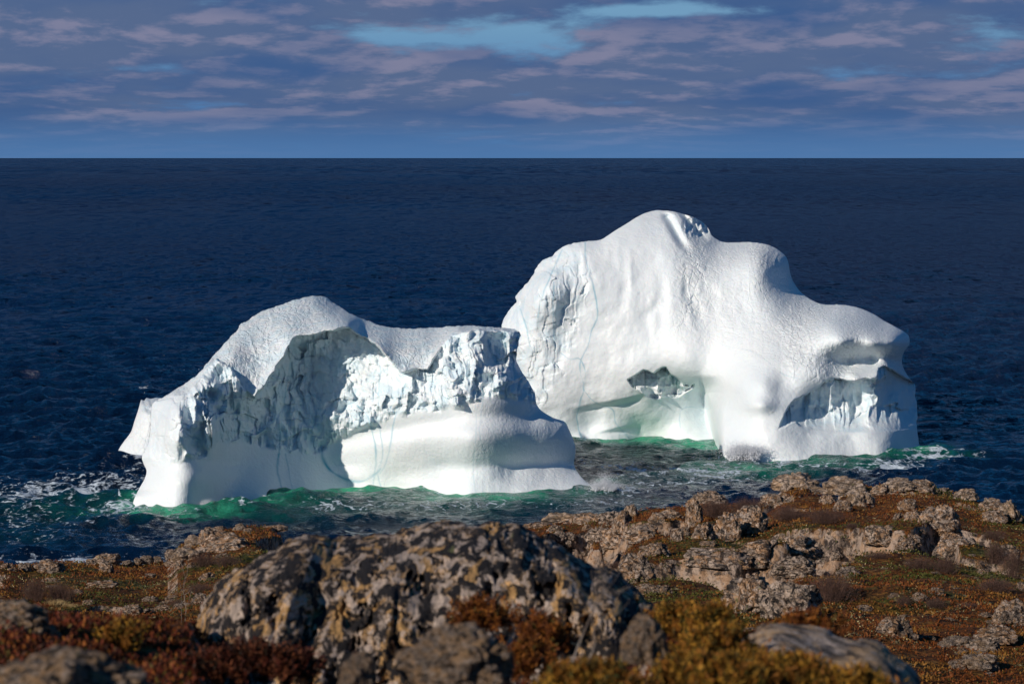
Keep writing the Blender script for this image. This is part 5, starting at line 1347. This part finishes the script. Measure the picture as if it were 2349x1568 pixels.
def near_point(x, y, lo=3.5, hi=12.0):
    Ys = np.linspace(lo, hi, 500); P = at(np.full(500, float(x)), np.full(500, float(y)), Ys)
    h = np.nonzero(P[:, 2] <= land_z(P[:, 0], P[:, 1]))[0]
    return P[h[0]] if len(h) else None

# red crowberry and heather mat over the near ground
def mat_plants():
    r = np.random.RandomState(21)
    n = 150000
    x = r.uniform(-120, 2200, n); Yd = r.uniform(4.2, 10.2, n)
    a = (x - 1174) / FPX; X = a * Yd * 1.01
    c = fbm(X * 4, Yd * 4, octv=3, seed=301, gain=.6)
    keep = (c > -.18); X, Yd, c = X[keep], Yd[keep], c[keep]
    m = len(X)
    z = land_z(X, Yd) + np.clip(c + .2, 0, .8) * .10 * r.uniform(0, 1, m) ** .6
    P = np.stack([X, Yd, z], 1)
    u = r.rand(m); tone = np.where(u < .50, 0, np.where(u < .74, 1, np.where(u < .90, 2, 3)))
    v, f = tri_cloud(P, np.array([[0, 0, 1.0]]), np.full(m, .020), .45, 23, .7)
    o = mesh_obj('crowberry_mat', v, f, leaf_material('crowberry', [(0.12, 0.024, 0.009), (0.05, 0.018, 0.010), (0.26, 0.085, 0.016), (0.10, 0.07, 0.014)]), smooth=False, attrs={'tone': np.repeat(tone / 4 + .05, 4)})
    tag(o, 'blurred dark red crowberry and heather mat between the near rocks', kind='stuff')
mat_plants()

M_JUN = leaf_material('juniper_needles', [(0.25, 0.098, 0.012), (0.10, 0.060, 0.009), (0.38, 0.195, 0.024), (0.060, 0.056, 0.010)])
M_JUN2 = leaf_material('rust_leaves', [(0.18, 0.055, 0.010), (0.10, 0.030, 0.008), (0.30, 0.11, 0.018), (0.08, 0.06, 0.012)])
def juniper(x, y, Y, w_, h_, dpt, n, label, seed, mat=None, lift=0.0):
    """cushion of upright sprigs: a low woody frame carrying needles"""
    r = np.random.RandomState(seed)
    c = at(x, y, Y)
    ns = int(n / 46)
    q = r.normal(size=(ns * 3, 2)) * .42
    gapn = fbm(q[:, 0] * 3.2 + seed, q[:, 1] * 3.2, octv=2, seed=seed)
    q = q[gapn > -.02]; ns = min(ns, len(q)); q = q[:ns]
    base = np.stack([q[:, 0] * w_, q[:, 1] * dpt, np.zeros(ns)], 1)
    top = h_ * np.exp(-(q ** 2).sum(1) * 1.2) * (0.75 + .5 * np.abs(fbm(base[:, 0] * 7, base[:, 1] * 7, octv=2, seed=seed)))
    dirs = np.stack([q[:, 0] * .5, q[:, 1] * .5, np.ones(ns)], 1) + r.normal(size=(ns, 3)) * .22
    dirs /= np.linalg.norm(dirs, axis=1, keepdims=True)
    k = 46
    t = r.uniform(0, 1, (ns, k))
    L = np.minimum(.10, h_)[None] * r.uniform(.6, 1.3, ns)[:, None] if False else (.085 * r.uniform(.6, 1.3, ns))[:, None]
    ctr = base[:, None] + np.stack([0 * t, 0 * t, (top - .05)[:, None] + 0 * t], -1) + dirs[:, None] * (t * L)[..., None]
    P = ctr.reshape(-1, 3) + r.normal(size=(ns * k, 3)) * .004
    N = np.repeat(dirs, k, 0)
    v, f = tri_cloud(P, N, np.full(len(P), .017), .32, seed, .75)
    u = np.repeat(r.rand(ns), k) * .75 + r.rand(ns * k) * .25
    tone = np.where(u < .36, 0, np.where(u < .58, 1, np.where(u < .80, 2, 3)))
    # inner branches
    e = bpy.data.objects.new('juniper', None); COL.objects.link(e)
    e.location = (c[0], c[1], c[2] + lift)
    o = mesh_obj('foliage', v, f, mat or M_JUN, e, smooth=False, attrs={'tone': np.repeat(tone / 4 + .05, 4)})
    bv, bf = twig_mesh(40, seed + 1, h=1.0, rad=.006, spread=1.0, forks=2)
    bv = bv * [w_ * .8, dpt * .8, h_ * .95]
    mesh_obj('branches', bv, bf, M_TWIG, e)
    tag(e, label, 'juniper')
JUN = [
 (1635, 1438, 8.6, .062, .04, .10, 10000, 'orange-green juniper tip rising against the speckled boulder'),
 (1550, 1428, 8.8, .075, .035, .10, 9000, 'low juniper cushion at the right shoulder of the outcrop'),
 (1640, 1500, 7.4, .085, .035, .16, 20000, 'broad orange juniper left of the grey-topped ledge'),
 (1800, 1585, 6.4, .12, .055, .16, 34000, 'golden juniper at the bottom, right of centre'),
 (1620, 1590, 6.2, .12, .055, .16, 30000, 'golden juniper at the bottom, left of the right of centre one'),
 (1950, 1610, 6.3, .09, .045, .12, 16000, 'golden juniper lying on the foot of the grey-topped ledge'),
 (1350, 1600, 6.0, .12, .045, .12, 18000, 'dark orange juniper between the two front boulders'),
]
for i, (x, y, Y, w_, h_, dp_, n, label) in enumerate(JUN): juniper(x, y, Y, w_, h_, dp_, n, label, 800 + i)
juniper(1110, 1420, 8.75, .10, .03, .05, 7000, 'rust and green juniper sprays hanging across the middle of the outcrop', 820, M_JUN2)
juniper(1235, 1475, 8.4, .09, .06, .05, 7000, 'small rust juniper spray right of the tan bottom boulder', 821, M_JUN2)
juniper(1215, 1530, 7.8, .06, .06, .05, 5000, 'rust juniper in the dark cleft beside the tan bottom boulder', 824, M_JUN2)
juniper(270, 1462, 8.2, .06, .02, .08, 3500, 'yellow-green cushion in the red heather left of the outcrop', 822)
juniper(1850, 1436, 8.5, .12, .012, .05, 5000, 'orange sprigs along the top of the grey-topped ledge', 823, M_JUN2)
juniper(560, 1530, 8.1, .20, .05, .10, 16000, 'dark red sprays over the lower left of the outcrop', 825, leaf_material('red_leaves', [(0.090, 0.018, 0.008), (0.04, .012, .007), (0.16, 0.05, 0.02), (0.03, 0.02, 0.012)]))
# a dead forked twig by the pinkish boulder
v, f = twig_mesh(3, 9, h=.32, rad=.0032, spread=.12, lean=1.0, forks=2)
o = mesh_obj('dead_twig', v, f, M_TWIG_PALE); c = at(1370, 1500, 6.7); o.location = tuple(c); o.rotation_euler = (0, .8, .3)
tag(o, 'dead pale forked twig in front of the outcrop by the pinkish boulder', 'twig')
v, f = twig_mesh(2, 14, h=.55, rad=.007, spread=.1, lean=.1, forks=1)
o = mesh_obj('sapling', v, f, M_TWIG_PALE); x_, y_ = C5(1247, 852); Yq = 36.0; o.location = tuple(at(x_, y_, Yq)); o.scale = (1, 1, 1.9)
tag(o, 'thin bare sapling standing left of the outcrop edge', 'sapling')

# ------------------------------------------------------------------ breaking waves
def splash(x, y, Y, w_, h_, n, label, seed, lean=0.0):
    r = np.random.RandomState(seed)
    jets = r.randint(6, 10)
    u = r.rand(n) ** .8; jc = r.randint(0, jets, n)
    jx = r.uniform(-.42, .42, jets); jh = (1 - (np.abs(jx) / .5) ** 2) * r.uniform(.65, 1.05, jets); jl = r.uniform(-.3, .3, jets) + lean
    X = (jx[jc] + jl[jc] * u ** 1.5 * .5 + r.normal(size=n) * (.07 + .20 * u * u)) * w_
    Z = jh[jc] * u * h_ * (1 - .12 * np.abs(r.normal(size=n)))
    Yy = r.normal(size=n) * .16 * w_ * (.6 + u * .4)
    P = np.stack([X, Yy, Z], 1)
    s = (.11 * (1 - u) ** 1.5 + .03) * r.uniform(.5, 1.5, n) * (w_ / 6)
    base = np.array([[1, 0, 0], [-1, 0, 0], [0, 1, 0], [0, -1, 0], [0, 0, 1], [0, 0, -1]], float)
    fc = np.array([[0, 2, 4], [2, 1, 4], [1, 3, 4], [3, 0, 4], [2, 0, 5], [1, 2, 5], [3, 1, 5], [0, 3, 5]])
    v = (P[:, None] + base[None] * s[:, None, None]).reshape(-1, 3)
    f = (fc[None] + (np.arange(n) * 6)[:, None, None]).reshape(-1, 3)
    o = mesh_obj('wave_splash', v, f, M_SPRAY); o.location = (float(at(x, y, Y)[0]), Y, .1)
    tag(o, label, 'splash')
M_SPRAY, _t = new_mat('spray')
_d = _t.n('ShaderNodeBsdfDiffuse'); _t.set(_d, 0, (.90, .93, .96, 1)); _tr = _t.n('ShaderNodeBsdfTranslucent'); _t.set(_tr, 0, (.90, .93, .96, 1)); _mx = _t.n('ShaderNodeMixShader'); _t.set(_mx, 0, .5); _t.set(_mx, 1, _d.outputs[0]); _t.set(_mx, 2, _tr.outputs[0]); finish(_t, _mx.outputs[0])
splash(1704, 1052, 358.0, 5.2, 3.4, 14000, 'large white wave bursting against the rounded foot of the right iceberg', 3)
splash(1380, 1114, 325.0, 3.2, 2.9, 9000, 'white wave curling off the right tip of the left iceberg', 4, .3)
splash(472, 1155, 311.0, 1.7, 1.3, 3000, 'small white splash beside the left foot of the left iceberg', 5)
